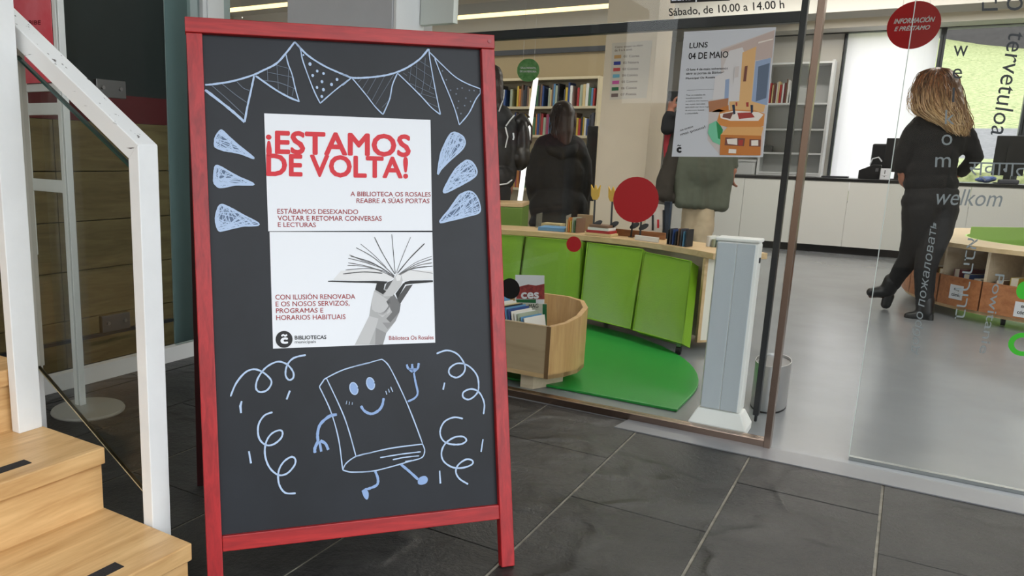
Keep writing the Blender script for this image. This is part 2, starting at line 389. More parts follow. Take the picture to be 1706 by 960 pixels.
# right sliding pane with the welcome words
RP = 3.135
rp = thing('glass_door', 'sliding glass door pane covered in welcome words in many languages', 'door', (1.0, RP, 0))
MB().box(-.062, 2.2, RP, RP + .012, .012, 2.6).build('glass_pane', glass('door_glass', (.95, .96, .955)), rp)
MB().box(-.0645, -.062, RP, RP + .012, .012, 2.6).build('polished_edge', mat('glass_edge', (205, 214, 210), .2), rp)
MB().box(-.062, 2.2, RP - .004, RP + .016, 0, .012).build('bottom_seal', mat('seal_alu', (170, 174, 174), .3, 1), rp)
# side glass and the room behind it
LX = -2.99
struct(MB().box(LX - .02, LX + .02, -4, 2.78, 0, .075).build('baseboard_left', mat('base_white', (214, 214, 212), .5)))
mb = MB(); mb.box(LX - .06, LX + .03, 2.79, 2.93, 0, 2.9); mb.box(LX - .05, LX + .036, 2.815, 2.825, 0, 2.9); struct(mb.build('trim_7', mat('frame_white', (214, 218, 220), .4), bevel=.003))
struct(MB().box(LX, -2.5, GY, GY + .01, 0, 2.75).build('window_5', GLASS))
dg = struct(MB().box(LX - .006, LX + .006, .9, 2.57, .09, 2.7).build('door_1', glass('smoked_glass', (.82, .84, .82))))
for y0, z0_ in ((2.16, .215), (2.19, 1.25)):
    pf = MB().box(LX - .012, LX + .014, y0, y0 + .15, z0_, z0_ + .075).build('patch_fitting', mat('fitting_steel', (120, 120, 118), .35, 1), dg, bevel=.002)
    for yy in (y0 + .03, y0 + .12): MB().cyl((LX + .014, yy, z0_ + .04), (LX + .022, yy, z0_ + .04), .008, seg=12).build('bolt', STEEL, pf)
MB().box(LX - .01, LX + .01, .9, 2.57, .2, .215).build('bottom_rail', BLACK, dg)
struct(MB().box(LX - .006, LX + .006, 2.585, 2.79, .075, 2.7).build('window_6', glass('grey_glass', (.8, .86, .86), 1.3)))
# panelled recess behind the side glass
PX = -3.25
LZ0, LZ1 = at(250, 207, 0, PX).z, at(250, 163, 0, PX).z
mb = MB()
for k in range(9):
    for j in range(5):
        ya, za = -3.02 + .647*k, LZ0*j/5
        mb.box(PX - .03, PX, ya + .002, ya + .645, za + .002, za + LZ0/5 - .002)
struct(mb.build('wall_recess', wood('lobby_wood', (158, 134, 92), (124, 100, 64), (10, 1.2, 10), .5), bevel=.002))
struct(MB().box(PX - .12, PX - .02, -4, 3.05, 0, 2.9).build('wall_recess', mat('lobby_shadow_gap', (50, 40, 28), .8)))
struct(MB().box(PX - .02, PX, -4, 2.80, LZ0, LZ1).build('trim_10', mat('maroon_band', (120, 40, 44), .6)))
struct(MB().box(PX - .02, PX, -4, 2.80, LZ1, 2.9).build('wall_recess', mat('charcoal_wall', (52, 56, 56), .7, var=.15, scale=3)))
struct(MB().box(PX - .02, PX + .004, 2.803, 3.05, 0, 2.9).build('wall_recess', mat('teal_grey_wall', (158, 174, 174), .7)))
struct(MB().box(PX, LX, 2.95, 3.0, 0, 2.9).build('wall_recess', mat('teal_grey_wall', (150, 166, 166), .7)))
struct(MB().box(PX - .1, LX, -4, 2.95, 2.75, 2.85).build('ceiling', mat('lobby_ceiling', (90, 92, 92), .8)))
struct(MB().box(PX - .1, LX, -4, 2.95, -.05, 0).build('floor', mat('lobby_floor', (70, 60, 52), .4)))
# unseen roof and walls added to block and temper the daylight
struct(MB().box(-8, 1.3, -1.5, GY, 3.3, 3.5).build('ceiling', mat('sun_block_roof', (190, 190, 186), .8)))  # added overhead to keep sun and sky off the entrance
struct(MB().box(-12, .3, -3.6, -3.4, -.1, 1.7).build('wall_light_block', mat('light_block_wall', (206, 190, 172), .9, var=.06)))  # added behind the camera to dim the faces turned towards it
struct(MB().box(-6, 34, -18, -17, -.1, 8).build('wall_light_block', mat('reflection_block', (120, 114, 104), .9, var=.25, scale=.8)))  # added far block so the glass mirrors less bright sky
struct(MB().box(-40, 40, -40, -5.9, -.2, -.07).build('ground', mat('paving', (110, 108, 104), .9)))
# ================================================================== CEILING LIGHTS
for i, (x, y, z, ln, p) in enumerate(LAMPS):
    lab = ['long linear ceiling light over the far bookshelves', 'long linear ceiling light nearer the glass above the bookshelves aisle', 'ceiling light over the green bench', 'ceiling light hanging beyond the cream column', 'ceiling light over the entrance floor', 'ceiling light over the round comics table', 'ceiling light along the back windows above the desk'][i]
    t = thing('ceiling_light', lab, 'light', (x, y, z))
    for sx_ in (-.35, .35): MB().cyl((x + sx_*ln, y, z + .15), (x + sx_*ln, y, 3.05), .004, seg=6).build('suspension_rod', BLACK, t)
    mb = MB(); mb.box(x - ln/2, x + ln/2, y - .07, y + .07, z + .03, z + .15); mb.build('housing', mat('lamp_housing', (170, 166, 156), .5), t)
    MB().box(x - ln/2, x + ln/2, y - .05, y + .05, z, z + .03).build('diffuser', mat('lamp_diffuser', (255, 226, 160), .5, emit=2.2), t)
# ================================================================== CHALKBOARD
def bar(mb, p0, p1, a, wa, b, wb, mi=0):
    p0, p1, a, b = V(p0), V(p1), V(a)*wa/2, V(b)*wb/2
    vs = [p + i*a + j*b for p in (p0, p1) for i, j in ((-1,-1),(1,-1),(1,1),(-1,1))]
    return mb.add(vs, [(0,1,2,3),(4,7,6,5),(0,4,5,1),(1,5,6,2),(2,6,7,3),(3,7,4,0)], mi)
AA, LE, GG = math.radians(48.2844), math.radians(11.901), math.radians(.588)
u0 = V((math.cos(AA), math.sin(AA), 0)); n0 = V((-math.sin(AA), math.cos(AA), 0))
v0 = V((0,0,1))*math.cos(LE) + n0*math.sin(LE)
bu, bv = u0*math.cos(GG) + v0*math.sin(GG), v0*math.cos(GG) - u0*math.sin(GG)
BO = V((-.7386, 1.7344, 0)); BF = Frame(BO, bu, bv)
RED = wood('red_stained_wood', (172, 34, 38), (132, 20, 26), (22, 22, 1.1), .38, 2.5)
REDH = wood('red_stained_rail', (178, 38, 38), (138, 22, 28), (2, 2, 30), .38, 2.5)
SLATEB = mat('chalkboard_black', (33, 37, 44), .48, c2=(24, 27, 32), scale=3.2, spec=.35)
brd = thing('sandwich_board', 'red framed chalkboard sandwich board with chalk bunting and a smiling book drawn on it', 'sandwich board', (-.99, 1.47, 0))
bn = BF.n
def brect(name, ua, ub, va, vb, h0, h1, m, par, bevel=.002):
    q = [BF.pt(ua, va, h0), BF.pt(ub, va, h0), BF.pt(ub, vb, h0), BF.pt(ua, vb, h0)]
    return MB().prism(q, bn*(h1-h0)).build(name, m, par, bevel=bevel)
brect('leg', -.0365, 0, .003, 1.349, -.024, 0, RED, brd)
brect('leg', -.774, -.7375, .0095, 1.349, -.024, 0, RED, brd)
brect('top_rail', -.776, .001, 1.350, 1.386, -.024, .001, REDH, brd)
brect('bottom_rail', -.737, -.037, .128, .165, -.022, -.001, REDH, brd)
brect('chalkboard_panel', -.739, -.035, .16, 1.352, -.020, -.013, SLATEB, brd, 0)
BP = Frame(BF.pt(0, 0, -.0125), bu, bv)
# rear frame that props it up, hinged under the top rail
DARKRED = mat('rear_leg_dark', (60, 22, 24), .5)
tz = BF.pt(0, 1.34, -.05)
for uu in (-.018, -.756):
    t0 = BF.pt(uu, 1.345, -.045); f0 = V((t0.x, t0.y, .0)) + n0*.36; d = (t0 - f0).normalized()
    bar(MB(), f0 + V((0,0,.006)), t0, bu, .036, n0, .024).build('rear_leg', DARKRED, brd)
ta, tb = BF.pt(-.739, 1.345, -.045), BF.pt(-.035, 1.345, -.045)
def rearp(t, k): return t*(1-k) + (V((t.x, t.y, 0)) + n0*.36)*k
MB().prism([rearp(tb, .03), rearp(ta, .03), rearp(ta, .86), rearp(tb, .86)], n0*.006).build('rear_panel', SLATEB, brd)
for uu in (-.65, -.12):
    MB().cyl(BF.pt(uu, 1.376, -.024), BF.pt(uu + .06, 1.376, -.024), .006, seg=10).build('hinge', STEEL, brd)
MB().cyl(BF.pt(-.014, 1.368, .0), BF.pt(-.014, 1.368, .0025), .005, seg=12).build('screw', mat('red_screw', (150, 60, 64), .4), brd)
CH = mat('chalk_blue_white', (176, 196, 224), .9); CHD = mat('chalk_faint', (110, 120, 134), .95); CHB = mat('chalk_blue', (140, 166, 208), .9)
def z(ox, oy, k, pts): return [(ox + x/k, oy + y/k) for x, y in pts]
W1, W2, W3 = .0045, .0030, .0018
def Z1(p): return z(330, 60, 6, p)
def Z2(p): return z(570, 70, 6.4, p)
mb = MB()
for p, wd in (([(70,490),(140,485),(300,462),(430,430),(560,388),(640,350),(780,278),(880,170),(966,60)], W1), ([(966,60),(1090,190),(1250,295),(1400,365),(1500,405)], W1),
              ([(70,540),(200,640),(350,760),(465,862)], W1+.002), ([(465,862),(490,720),(530,540),(560,400)], W1), ([(575,400),(760,530),(900,610),(1008,655)], W1),
              ([(878,185),(900,280),(940,390),(970,520),(1010,660)], W2), ([(966,60),(1020,130),(1050,260),(1150,530),(1220,675)], W2), ([(1220,675),(1350,560),(1500,440)], W2)):
    stroke(mb, BP, Z1(p), wd)
for p in ([(130,490),(300,640),(460,790)], [(240,480),(370,585),(485,665)], [(385,455),(450,520),(510,545)], [(690,330),(697,445)], [(786,285),(803,535)], [(905,320),(893,625)], [(955,520),(940,600)], [(775,292),(900,325)], [(690,362),(945,415)], [(655,447),(800,465),(970,530)]):
    stroke(mb, BP, Z1(p), W3, .001, mi=1)
for x, y, r in ((1053,192,8),(1118,282,15),(1190,352,12),(1253,376,12),(1145,396,13),(1238,458,13),(1388,436,13),(1333,486,14),(1188,516,12),(1252,538,14),(1236,606,13)):
    u_, v_ = BP.px(*Z1([(x, y)])[0]); patch(mb, BP, ellipse(BP, u_, v_, r*.00026, r*.0003, n=12), .0012, px=False)
for p, wd in (([(0,345),(95,380),(190,385),(330,375),(470,355),(585,322),(700,270),(830,180),(920,75)], W1), ([(0,465),(60,415),(100,380)], W2), ([(100,380),(250,560),(350,690),(435,775)], W2), ([(435,775),(505,610),(535,460),(588,335)], W2),
              ([(590,335),(700,440),(850,590),(950,700),(1045,775)], W2), ([(925,75),(935,190),(975,420),(1010,600),(1047,775)], W2), ([(930,110),(1060,240),(1200,370),(1330,445),(1470,500)], W2), ([(985,175),(1060,370),(1190,690),(1248,885)], W2), ([(1248,885),(1350,760),(1420,620),(1470,550)], W2), ([(1470,500),(1472,550)], W2)):
    stroke(mb, BP, Z2(p), wd)
for p in ([(205,395),(170,430)], [(285,385),(215,500)], [(365,375),(265,555)], [(455,360),(320,620)], [(555,340),(355,670)], [(520,600),(425,700)], [(735,265),(715,420)], [(795,230),(780,500)], [(885,170),(870,400),(845,560)], [(960,380),(925,520)], [(650,330),(690,360)], [(700,320),(940,480),(985,500)], [(770,260),(960,380)], [(820,200),(930,270)], [(720,440),(980,560)], [(800,540),(1000,600)], [(900,640),(1030,700)]):
    stroke(mb, BP, Z2(p), W3*.8, .001, mi=1)
for x, y in ((1110,405),(1155,515),(1228,500),(1278,492),(1355,517),(1405,520),(1215,555),(1240,632),(1318,600),(1368,635),(1305,680),(1265,765),(1230,705),(1068,310)):
    u_, v_ = BP.px(*Z2([(x, y)])[0]); patch(mb, BP, ellipse(BP, u_, v_, .0022, .0022, n=8), .001, mi=1, px=False)
mb.build('chalk_bunting', [CH, CHD], brd, recalc=False)
# six hatched rays
def hatch(mb, q, n, wd):                       # scribble between the outline's ends: q is a polygon in pixels, fat end first
    for i in range(n):
        t0, t1 = random.random(), random.random()
        i0, i1 = random.randrange(len(q)), random.randrange(len(q))
        a = [q[i0][k] + (q[(i0+1) % len(q)][k] - q[i0][k])*t0 for k in (0,1)]; b = [q[i1][k] + (q[(i1+1) % len(q)][k] - q[i1][k])*t1 for k in (0,1)]
        stroke(mb, BP, [a, b], wd, .001 + .0002*random.random(), curve=False)
def Z3(p): return z(340, 200, 4.8, p)
def Z4(p): return z(300, 0, 2, p)
RAYS = [Z3([(85,215),(88,150),(120,95),(150,88),(220,160),(320,240),(398,308),(280,265),(160,245)]), Z3([(78,500),(80,430),(95,368),(150,385),(260,450),(398,515),(250,520),(125,540)]), Z3([(95,830),(95,760),(130,680),(200,700),(300,755),(440,835),(300,850),(150,885),(115,880)]),
        Z4([(868,510),(895,455),(915,442),(945,460),(945,490),(910,525),(875,555),(858,580)]), Z4([(920,560),(955,535),(980,550),(985,585),(930,620),(878,642),(895,600)]), Z4([(930,650),(965,638),(990,660),(998,705),(960,720),(900,735),(865,740),(895,700)])]
for q in RAYS:
    mb = MB(); stroke(mb, BP, q + [q[0]], .004, .0013); patch(mb, BP, q, .0007, 1); hatch(mb, q, 58, .0024); mb.build('chalk_ray', [CH, mat('chalk_wash', (96, 112, 138), .95)], brd, recalc=False)
# the smiling book
def Z5(p): return z(370, 560, 3.428, p)
def Z6(p): return z(590, 570, 3.428, p)
mb = MB()
for p in ([(555,290),(620,430),(665,590),(688,765)], [(595,240),(700,470),(765,690)], [(555,290),(575,260),(595,240),(700,190),(857,148)], [(688,765),(710,725),(770,685),(857,665)], [(688,765),(740,777),(857,772)]):
    stroke(mb, BP, Z5(p), W2)
for p in ([(0,140),(158,98)], [(158,98),(200,140),(270,280),(330,420),(390,580)], [(0,655),(200,608),(390,583)], [(390,583),(402,620),(385,660),(310,683),(200,715),(100,738),(0,744)]):
    stroke(mb, BP, Z6(p), W2)
for p in ([(148,660),(270,640),(380,627)], [(220,672),(290,658),(370,650)], [(290,682),(330,675)]): stroke(mb, BP, Z6(p), W2)
for p in ([(38,365),(60,395),(100,410),(140,390),(160,360),(168,320)], ): stroke(mb, BP, Z6(p), .0065, mi=1)
for p in ([(180,280),(186,300)], [(195,268),(201,288)], [(208,256),(220,284)]): stroke(mb, BP, Z6(p), W2)
for p in ([(712,370),(708,390)], [(728,375),(724,393)], [(744,378),(742,392)]): stroke(mb, BP, Z5(p), W3)
for c in (Z5([(752,300)])[0], Z6([(93,237)])[0]):
    u_, v_ = BP.px(*c); patch(mb, BP, ellipse(BP, u_, v_, .0098, .0152, .25), .001, mi=1, px=False); stroke(mb, BP, ellipse(BP, u_, v_, .0098, .0152, .25) , .0025, .0014, px=False)
for p in ([(655,448),(610,460),(560,505),(545,560),(548,600)], [(548,600),(530,640),(530,668)], [(555,600),(566,660)], [(560,597),(590,615),(606,650)]): stroke(mb, BP, Z5(p), .0072, mi=1)
for p in ([(305,340),(345,320),(362,290),(350,230),(340,175)],): stroke(mb, BP, Z6(p), .005, mi=1)
for p in ([(335,170),(308,150),(300,128)], [(337,170),(332,150),(330,125)], [(340,170),(362,150),(368,120)], [(310,155),(362,155)]): stroke(mb, BP, Z6(p), .006, mi=1)
for p in ([(120,738),(135,780),(130,815),(90,835),(60,842)], [(265,698),(310,735),(365,785)]): stroke(mb, BP, Z6(p), .0065, mi=1)
for p in ([(42,850),(60,840),(80,855),(82,885),(72,900),(55,885)], [(362,795),(375,772),(405,765),(420,782),(412,805),(385,815),(365,810)]): patch(mb, BP, Z6(p), .0012, 1, True)
mb.build('chalk_book_figure', [CH, CHB], brd, recalc=False)
SW = [(Z5, [(48,345),(80,270),(130,210),(180,190),(230,205),(275,245),(280,275),(255,310),(215,320),(193,295),(205,240),(250,180),(315,147),(370,162),(405,205),(405,240),(380,250),(362,220),(372,165),(410,125),(478,108)]),
      (Z5, [(288,435),(240,455),(207,510),(210,580),(245,620),(290,620),(335,585),(345,550),(325,538),(280,560),(250,610),(245,680),(270,750),(320,793),(370,785),(412,740),(418,705),(395,690),(350,720),(322,775),(325,845),(360,895),(420,898)]),
      (Z6, [(470,66),(530,48),(590,70),(630,130),(625,175),(585,203),(545,185),(545,150),(590,122),(650,135),(700,190),(710,260),(695,300),(655,328),(622,315),(625,285),(670,268),(715,290),(742,350),(738,412)]),
      (Z6, [(620,438),(570,430),(515,455),(490,510),(505,560),(550,583),(610,583),(640,562),(620,540),(570,545),(520,580),(498,630),(510,680),(560,715),(620,718),(670,700),(675,678),(640,670),(595,700),(580,740),(600,780),(650,812)])]
for f_, p in SW:
    mb = MB(); stroke(mb, BP, f_(p), .0042); mb.build('chalk_swirl', CH, brd, recalc=False)
for f_, p in ((Z5, [(112,372),(104,400),(108,440)]), (Z5, [(387,312),(368,362)]), (Z5, [(153,658),(165,727)]), (Z6, [(516,232),(507,272)]), (Z6, [(735,555),(724,627)]), (Z6, [(487,735),(492,808)])):
    mb = MB(); stroke(mb, BP, f_(p), .0055, curve=False); mb.build('chalk_dash', CH, brd, recalc=False)
# ------------------------------------------------------------------ two printed sheets on the board
SF = Frame(BF.pt(0, 0, -.0122), bu, bv)
def paper(name, label, pts, loc=None):
    q = [SF.px(*p) for p in pts]
    cu = sum(p[0] for p in q)/4; cv = sum(p[1] for p in q)/4
    t = thing(name, label, 'poster', SF.pt(cu, cv, 0)); sheet('paper', SF, q, .0008, PAPER, t, px=False); return t
PF = Frame(SF.pt(0, 0, .0009), bu, bv)
p1 = paper('printed_poster', 'white poster with big red headline ESTAMOS DE VOLTA on the chalkboard', [(440,189),(717,200),(720,384.5),(447,385.5)])
def Z7(x, y): return (430 + x/4.57, 180 + y/4.57)
mb = MB()
put_text(mb, PF, 'ESTAMOS', Z7(128,352), Z7(1162,376), Z7(128,170), .031, .0006)
put_text(mb, PF, '¡', Z7(62,370), Z7(106,371), Z7(58,202), .03, .0006)
put_text(mb, PF, 'DE VOLTA!', Z7(62,520), Z7(1142,540), Z7(62,344), .031, .0006)
mb.build('headline', INK_RED, p1, recalc=False)
mb = MB()
for s_, a, b, c in (('A BIBLIOTECA OS ROSALES', (703,672), (1314,676), (703,636)), ('REABRE A SÚAS PORTAS', (748,724), (1304,726), (750,678)), ('ESTÁBAMOS DESEXANDO', (147,806), (762,810), (146,758)), ('VOLTAR E RETOMAR CONVERSAS', (150,858), (942,860), (148,820)), ('E LECTURAS', (151,906), (440,908), (150,870))):
    put_text(mb, PF, s_, Z7(*a), Z7(*b), Z7(*c), .008, .0006)
mb.build('body_text', INK_DARKRED, p1, recalc=False)
p2 = paper('printed_poster', 'white poster with a grey photo of a hand holding up an open book', [(449,386.5),(720,387),(725,571),(455,581)])
def Z8(x, y): return (440 + x/4.57, 380 + y/4.57)
mb = MB()
for s_, a, b, c in (('CON ILUSIÓN RENOVADA', (86,546), (694,540), (84,498)), ('E OS NOSOS SERVIZOS,', (88,604), (650,596), (87,560)), ('PROGRAMAS E', (90,648), (450,644), (90,612)), ('HORARIOS HABITUAIS', (92,702), (620,694), (91,664)), ('Biblioteca Os Rosales', (950,854), (1290,848), (950,822))):
    put_text(mb, PF, s_, Z8(*a), Z8(*b), Z8(*c), .008, .0006)
mb.build('body_text', INK_DARKRED, p2, recalc=False)
mb = MB()
cu, cv = PF.px(*Z8(152, 848)); patch(mb, PF, ellipse(PF, cu, cv, .0205, .0205), .0005, px=False)
put_text(mb, PF, 'BIBLIOTECAS', Z8(233,850), Z8(474,846), Z8(233,820), .02, .0006)
put_text(mb, PF, 'municipais', Z8(234,886), Z8(394,882), Z8(234,858), 0, .0006)
put_text(mb, PF, 'c', Z8(124,884), Z8(182,882), Z8(124,834), .05, .0007, 1); stroke(mb, PF, [Z8(132,824), Z8(145,814), Z8(160,822), Z8(174,812)], .004, .0007, mi=1)
mb.build('logo', [INK, PAPER], p2, recalc=False)
G = [mat('print_grey_%d' % g, (g, g, g), .6) for g in (28, 70, 105, 140, 165, 185, 200, 216)]
mb = MB()
def pp(pts, mi, h): patch(mb, PF, [Z8(*p) for p in pts], h, mi)
pp([(690,890),(740,790),(800,670),(818,560),(838,480),(860,455),(930,470),(985,390),(1010,350),(1045,360),(1055,400),(1040,440),(985,500),(1010,540),(1040,580),(1030,640),(1000,710),(930,800),(905,888)], 4, .00045)
pp([(690,890),(740,790),(800,670),(870,690),(850,760),(800,888)], 5, .0005); pp([(850,760),(930,800),(905,888),(845,888)], 3, .0005)
pp([(818,560),(838,480),(900,520),(960,560),(960,640),(900,680),(820,620)], 5, .0005)
pp([(930,560),(985,500),(1010,540),(1040,580),(1030,640),(960,720),(930,690),(975,640)], 2, .0005); pp([(960,720),(1030,640),(1000,710),(940,770),(900,720)], 3, .0006)
pp([(905,520),(985,390),(1010,350),(1045,360),(1055,400),(1040,440),(975,520)], 5, .0007); pp([(1000,375),(1012,352),(1042,362),(1036,400),(1010,402)], 7, .0008)
pp([(845,470),(860,415),(920,420),(910,470),(930,480),(905,505)], 0, .0006); pp([(1000,500),(1060,420),(1075,425),(1070,440),(1015,540)], 0, .0006); pp([(1035,580),(1012,540),(1080,440),(1132,430),(1060,540)], 1, .0006)
pp([(935,415),(985,395),(945,470),(915,468)], 1, .00065)
pp([(485,402),(520,400),(700,404),(860,402),(940,408),(925,425),(800,418),(640,415),(488,410)], 0, .0006); pp([(1070,412),(1110,400),(1285,398),(1286,412),(1140,424),(1060,432)], 0, .0006)
pp([(525,395),(585,325),(700,318),(830,315),(900,330),(985,380),(950,405),(860,400),(700,402)], 7, .0005); pp([(1015,365),(1060,335),(1110,320),(1283,325),(1285,392),(1110,396),(1060,408)], 7, .0005)
for p in ([(620,320),(780,308),(900,325),(990,380)], [(600,350),(760,335),(900,345)], [(635,285),(740,290),(850,315),(990,375)], [(640,265),(780,290),(900,330)], [(650,205),(760,250),(870,290),(990,370)], [(640,230),(760,260),(880,300)], [(660,215),(800,255),(900,310),(990,370)], [(700,150),(810,210),(900,280),(992,365)], [(735,122),(830,200),(930,300)], [(840,70),(900,190),(995,350)], [(972,48),(985,200),(998,350)], [(1115,70),(1060,200),(1005,345)], [(1222,118),(1110,230),(1015,345)], [(1278,215),(1150,265),(1015,360)], [(1280,235),(1150,280),(1020,362)], [(1280,265),(1160,290),(1030,360)], [(1282,290),(1150,305),(1050,340)], [(1284,345),(1120,320)]):
    stroke(mb, PF, [Z8(*q) for q in p], random.uniform(.0012, .0028), .0006, mi=random.choice((1, 2, 2, 3)))
for k in range(9):
    stroke(mb, PF, [Z8(850 + k*9, 640 + k*4), Z8(900 + k*7, 660 - k*9), Z8(955, 600 - k*4)], .0007, .0007, mi=3)
mb.build('printed_photo', G, p2, recalc=False)
# ================================================================== STAIRS AND RAILING
st = thing('staircase', 'oak stairs with black grip strips at the foot of the white railing', 'staircase', (-1.6, .6, 0))
SY = 1.132; SX = [-1.276, -1.575, -1.855, -2.135]; SZ = [.162, .324, .486, .648]
DK = mat('riser_shadow_gap', (60, 40, 24), .8)
for i in range(4):
    xb = SX[i] - .325
    MB().box(xb, SX[i], -.6, SY, SZ[i] - .042, SZ[i]).build('tread', OAK, st, bevel=.003)
    t = st.children[-1] if False else None
    MB().box(SX[i] - .035, SX[i] - .012, -.6, SY - .004, SZ[i] - .162, SZ[i] - .042).build('riser', OAK, st)
    gx = {0: (-1.345, -1.315), 1: (-1.655, -1.625)}.get(i, (SX[i] - .08, SX[i] - .05))
    MB().box(gx[0], gx[1], -.6, SY - {0: .155, 1: .16}.get(i, .15), SZ[i], SZ[i] + .0015).build('grip_strip', mat('grip_black', (34, 32, 34), .9, bump=.6, bscale=300), st)
MB().box(-2.43, SX[0] - .04, SY - .03, SY - .006, 0, .12).build('stringer', OAK, st)
rl = thing('stair_railing', 'white painted stair railing with glass infill and chipped handrail', 'railing', (-1.6, 1.17, 0))
WP = mat('chipped_white_paint', (232, 234, 234), .45, var=.04, scale=6, bump=.08, bscale=30)
CP = bpy.data.materials.new('chipped_rail_paint'); CP.use_nodes = True
_nt = CP.node_tree; _b = _nt.nodes['Principled BSDF']; _tc = _nt.nodes.new('ShaderNodeTexCoord'); _mp = _nt.nodes.new('ShaderNodeMapping'); _mp.inputs['Rotation'].default_value = (0, math.radians(37), 0); _mp.inputs['Scale'].default_value = (9, 60, 60)
_n = _nt.nodes.new('ShaderNodeTexNoise'); _n.inputs['Scale'].default_value = 1.5; _n.inputs['Detail'].default_value = 5; _r = _nt.nodes.new('ShaderNodeValToRGB')
_r.color_ramp.elements[0].position = .30; _r.color_ramp.elements[0].color = lin((70, 66, 62)) + (1,); _r.color_ramp.elements[1].position = .345; _r.color_ramp.elements[1].color = lin((232, 234, 234)) + (1,)
for _a, _c in ((_tc.outputs['Object'], _mp.inputs[0]), (_mp.outputs[0], _n.inputs['Vector']), (_n.outputs['Fac'], _r.inputs[0]), (_r.outputs[0], _b.inputs['Base Color'])): _nt.links.new(_a, _c)
_b.inputs['Roughness'].default_value = .45
RY0, RY1 = SY + .008, SY + .062
def rx(x, y, yy): return at(x, y, 1, yy)
A = rx(228, 241, RY0); Bm = rx(260, 241, RY1)
px1 = rx(255, 880, RY0).x; pxr = px1; wpx = .034
ztop = rx(228, 241, RY0).z
xp = px1
tl = rx(0, 18, RY0); sl = (tl.z - ztop)/(tl.x - xp)
xq = rx(46, 690, RY0).x
def hz_(x): return ztop + sl*(x - xp)
xe = xq - .30
MB().prism([(xp, RY0, 0), (xp, RY0, ztop), (xp - wpx, RY0, hz_(xp - wpx) - .052), (xp - wpx, RY0, 0)], (0, RY1 - RY0, 0)).build('post', WP, rl, bevel=.002)
q = [(xp, RY0, ztop), (xe, RY0, hz_(xe)), (xe, RY0, hz_(xe) - .05), (xp - wpx, RY0, ztop - .05 + sl*(-wpx)*1.0)]
MB().prism([(xp, RY0, ztop), (xe, RY0, hz_(xe)), (xe, RY0, hz_(xe) - .052), (xp - wpx, RY0, hz_(xp - wpx) - .052)], (0, RY1 - RY0, 0)).build('handrail', CP, rl, bevel=.002)
MB().box(xq - wpx, xq, RY0, RY1, 0, hz_(xq) - .04).build('post', WP, rl, bevel=.002)
MB().box(SX[2] + .004 - .001, SX[2] + .034, SY - .07, SY - .006, SZ[1], 2.4).build('newel_post', WP, rl, bevel=.002)
gy = (RY0 + RY1)/2
gpts = [(xq + .004, gy - .005), ]
g1, g2, g3, g4 = rx(20, 88, gy), rx(214, 276, gy), rx(237, 812, gy), rx(75, 622, gy)
xl = xq + .006; xr = xp - wpx - .004
def zl(a, b, x): return a.z + (b.z - a.z)*(x - a.x)/(b.x - a.x)
gp = [(xl, gy - .005, zl(g1, g2, xl)), (xr, gy - .005, zl(g1, g2, xr)), (xr, gy - .005, zl(g4, g3, xr)), (xl, gy - .005, zl(g4, g3, xl))]
MB().prism(gp, (0, .010, 0)).build('glass_panel', glass('rail_glass', (.9, .91, .89)), rl)
ed = mat('glass_edge_green', (30, 62, 56), .2); 
MB().prism([gp[0], gp[1], (gp[1][0], gp[1][1], gp[1][2] + .007), (gp[0][0], gp[0][1], gp[0][2] + .007)], (0, .010, 0)).build('glass_top_edge', ed, rl)
MB().prism([gp[3], gp[2], (gp[2][0], gp[2][1], gp[2][2] - .004), (gp[3][0], gp[3][1], gp[3][2] - .004)], (0, .010, 0)).build('glass_bottom_edge', mat('glass_edge_pale', (170, 160, 130), .2), rl)
CHN = mat('channel_grey', (190, 186, 178), .4)
MB().box(xq, xq + .022, gy - .018, gy + .018, gp[3][2] - .012, gp[0][2] + .02).build('glass_channel', CHN, rl, bevel=.001)
MB().box(xr - .002, xr + .008, gy - .014, gy + .014, gp[2][2] - .02, gp[1][2] + .02).build('glass_channel', CHN, rl, bevel=.001)
# ------------------------------------------------------------------ free-standing poster stand
sd = thing('poster_stand', 'free-standing grey aluminium poster stand on a round disc base', 'stand', (-2.66, 1.85, 0))
STD = mat('stand_alu', (226, 230, 228), .4)
MB().lathe([(0, .0), (.138, 0), (.14, .006), (.136, .013), (.02, .016), (0, .016)], (-2.66, 1.845, 0), 48).build('disc_base', mat('disc_grey', (152, 152, 144), .5), sd, smooth=True)
sx0, sx1 = -2.70, -2.575; sdv = V((.62, .78, 0)).normalized()
sp = V((-2.66, 1.845, 0)); su = V((math.cos(math.radians(-2)), math.sin(math.radians(-2)), 0))
SDF = Frame((-2.66, 1.845, 0), su, (0,0,1))
r0 = SDF.px(72, 20)[0]; 
rxx = [SDF.px(80, 60), SDF.px(103, 60), SDF.px(138, 670)]
def sbox(name, a, b, z0, z1, d0, d1, m): 
    q = [SDF.pt(a, z0, d0), SDF.pt(b, z0, d0), SDF.pt(b, z1, d0), SDF.pt(a, z1, d0)]
    return MB().prism(q, SDF.n*(d1-d0)).build(name, m, sd, bevel=.002)
ru = SDF.px(112, 220)[0]; lu = ru - .30
sbox('upright', ru - .036, ru - .012, .012, 1.75, -.012, .012, STD); sbox('upright', ru - .006, ru, .012, 1.75, -.016, .010, STD); sbox('upright', ru - .012, ru - .006, .012, 1.75, -.016, -.004, mat('groove_grey', (120, 122, 120), .5))
sbox('upright', lu, lu + .03, .6, 1.75, -.012, .012, STD)
for y0_, y1_ in ((298, 318), (172, 192), (140, 153)):
    za, zb = SDF.px(66, y1_)[1], SDF.px(66, y0_)[1]
    sbox('crossbar', lu, ru - .03, za, zb, -.006, .008, STD)
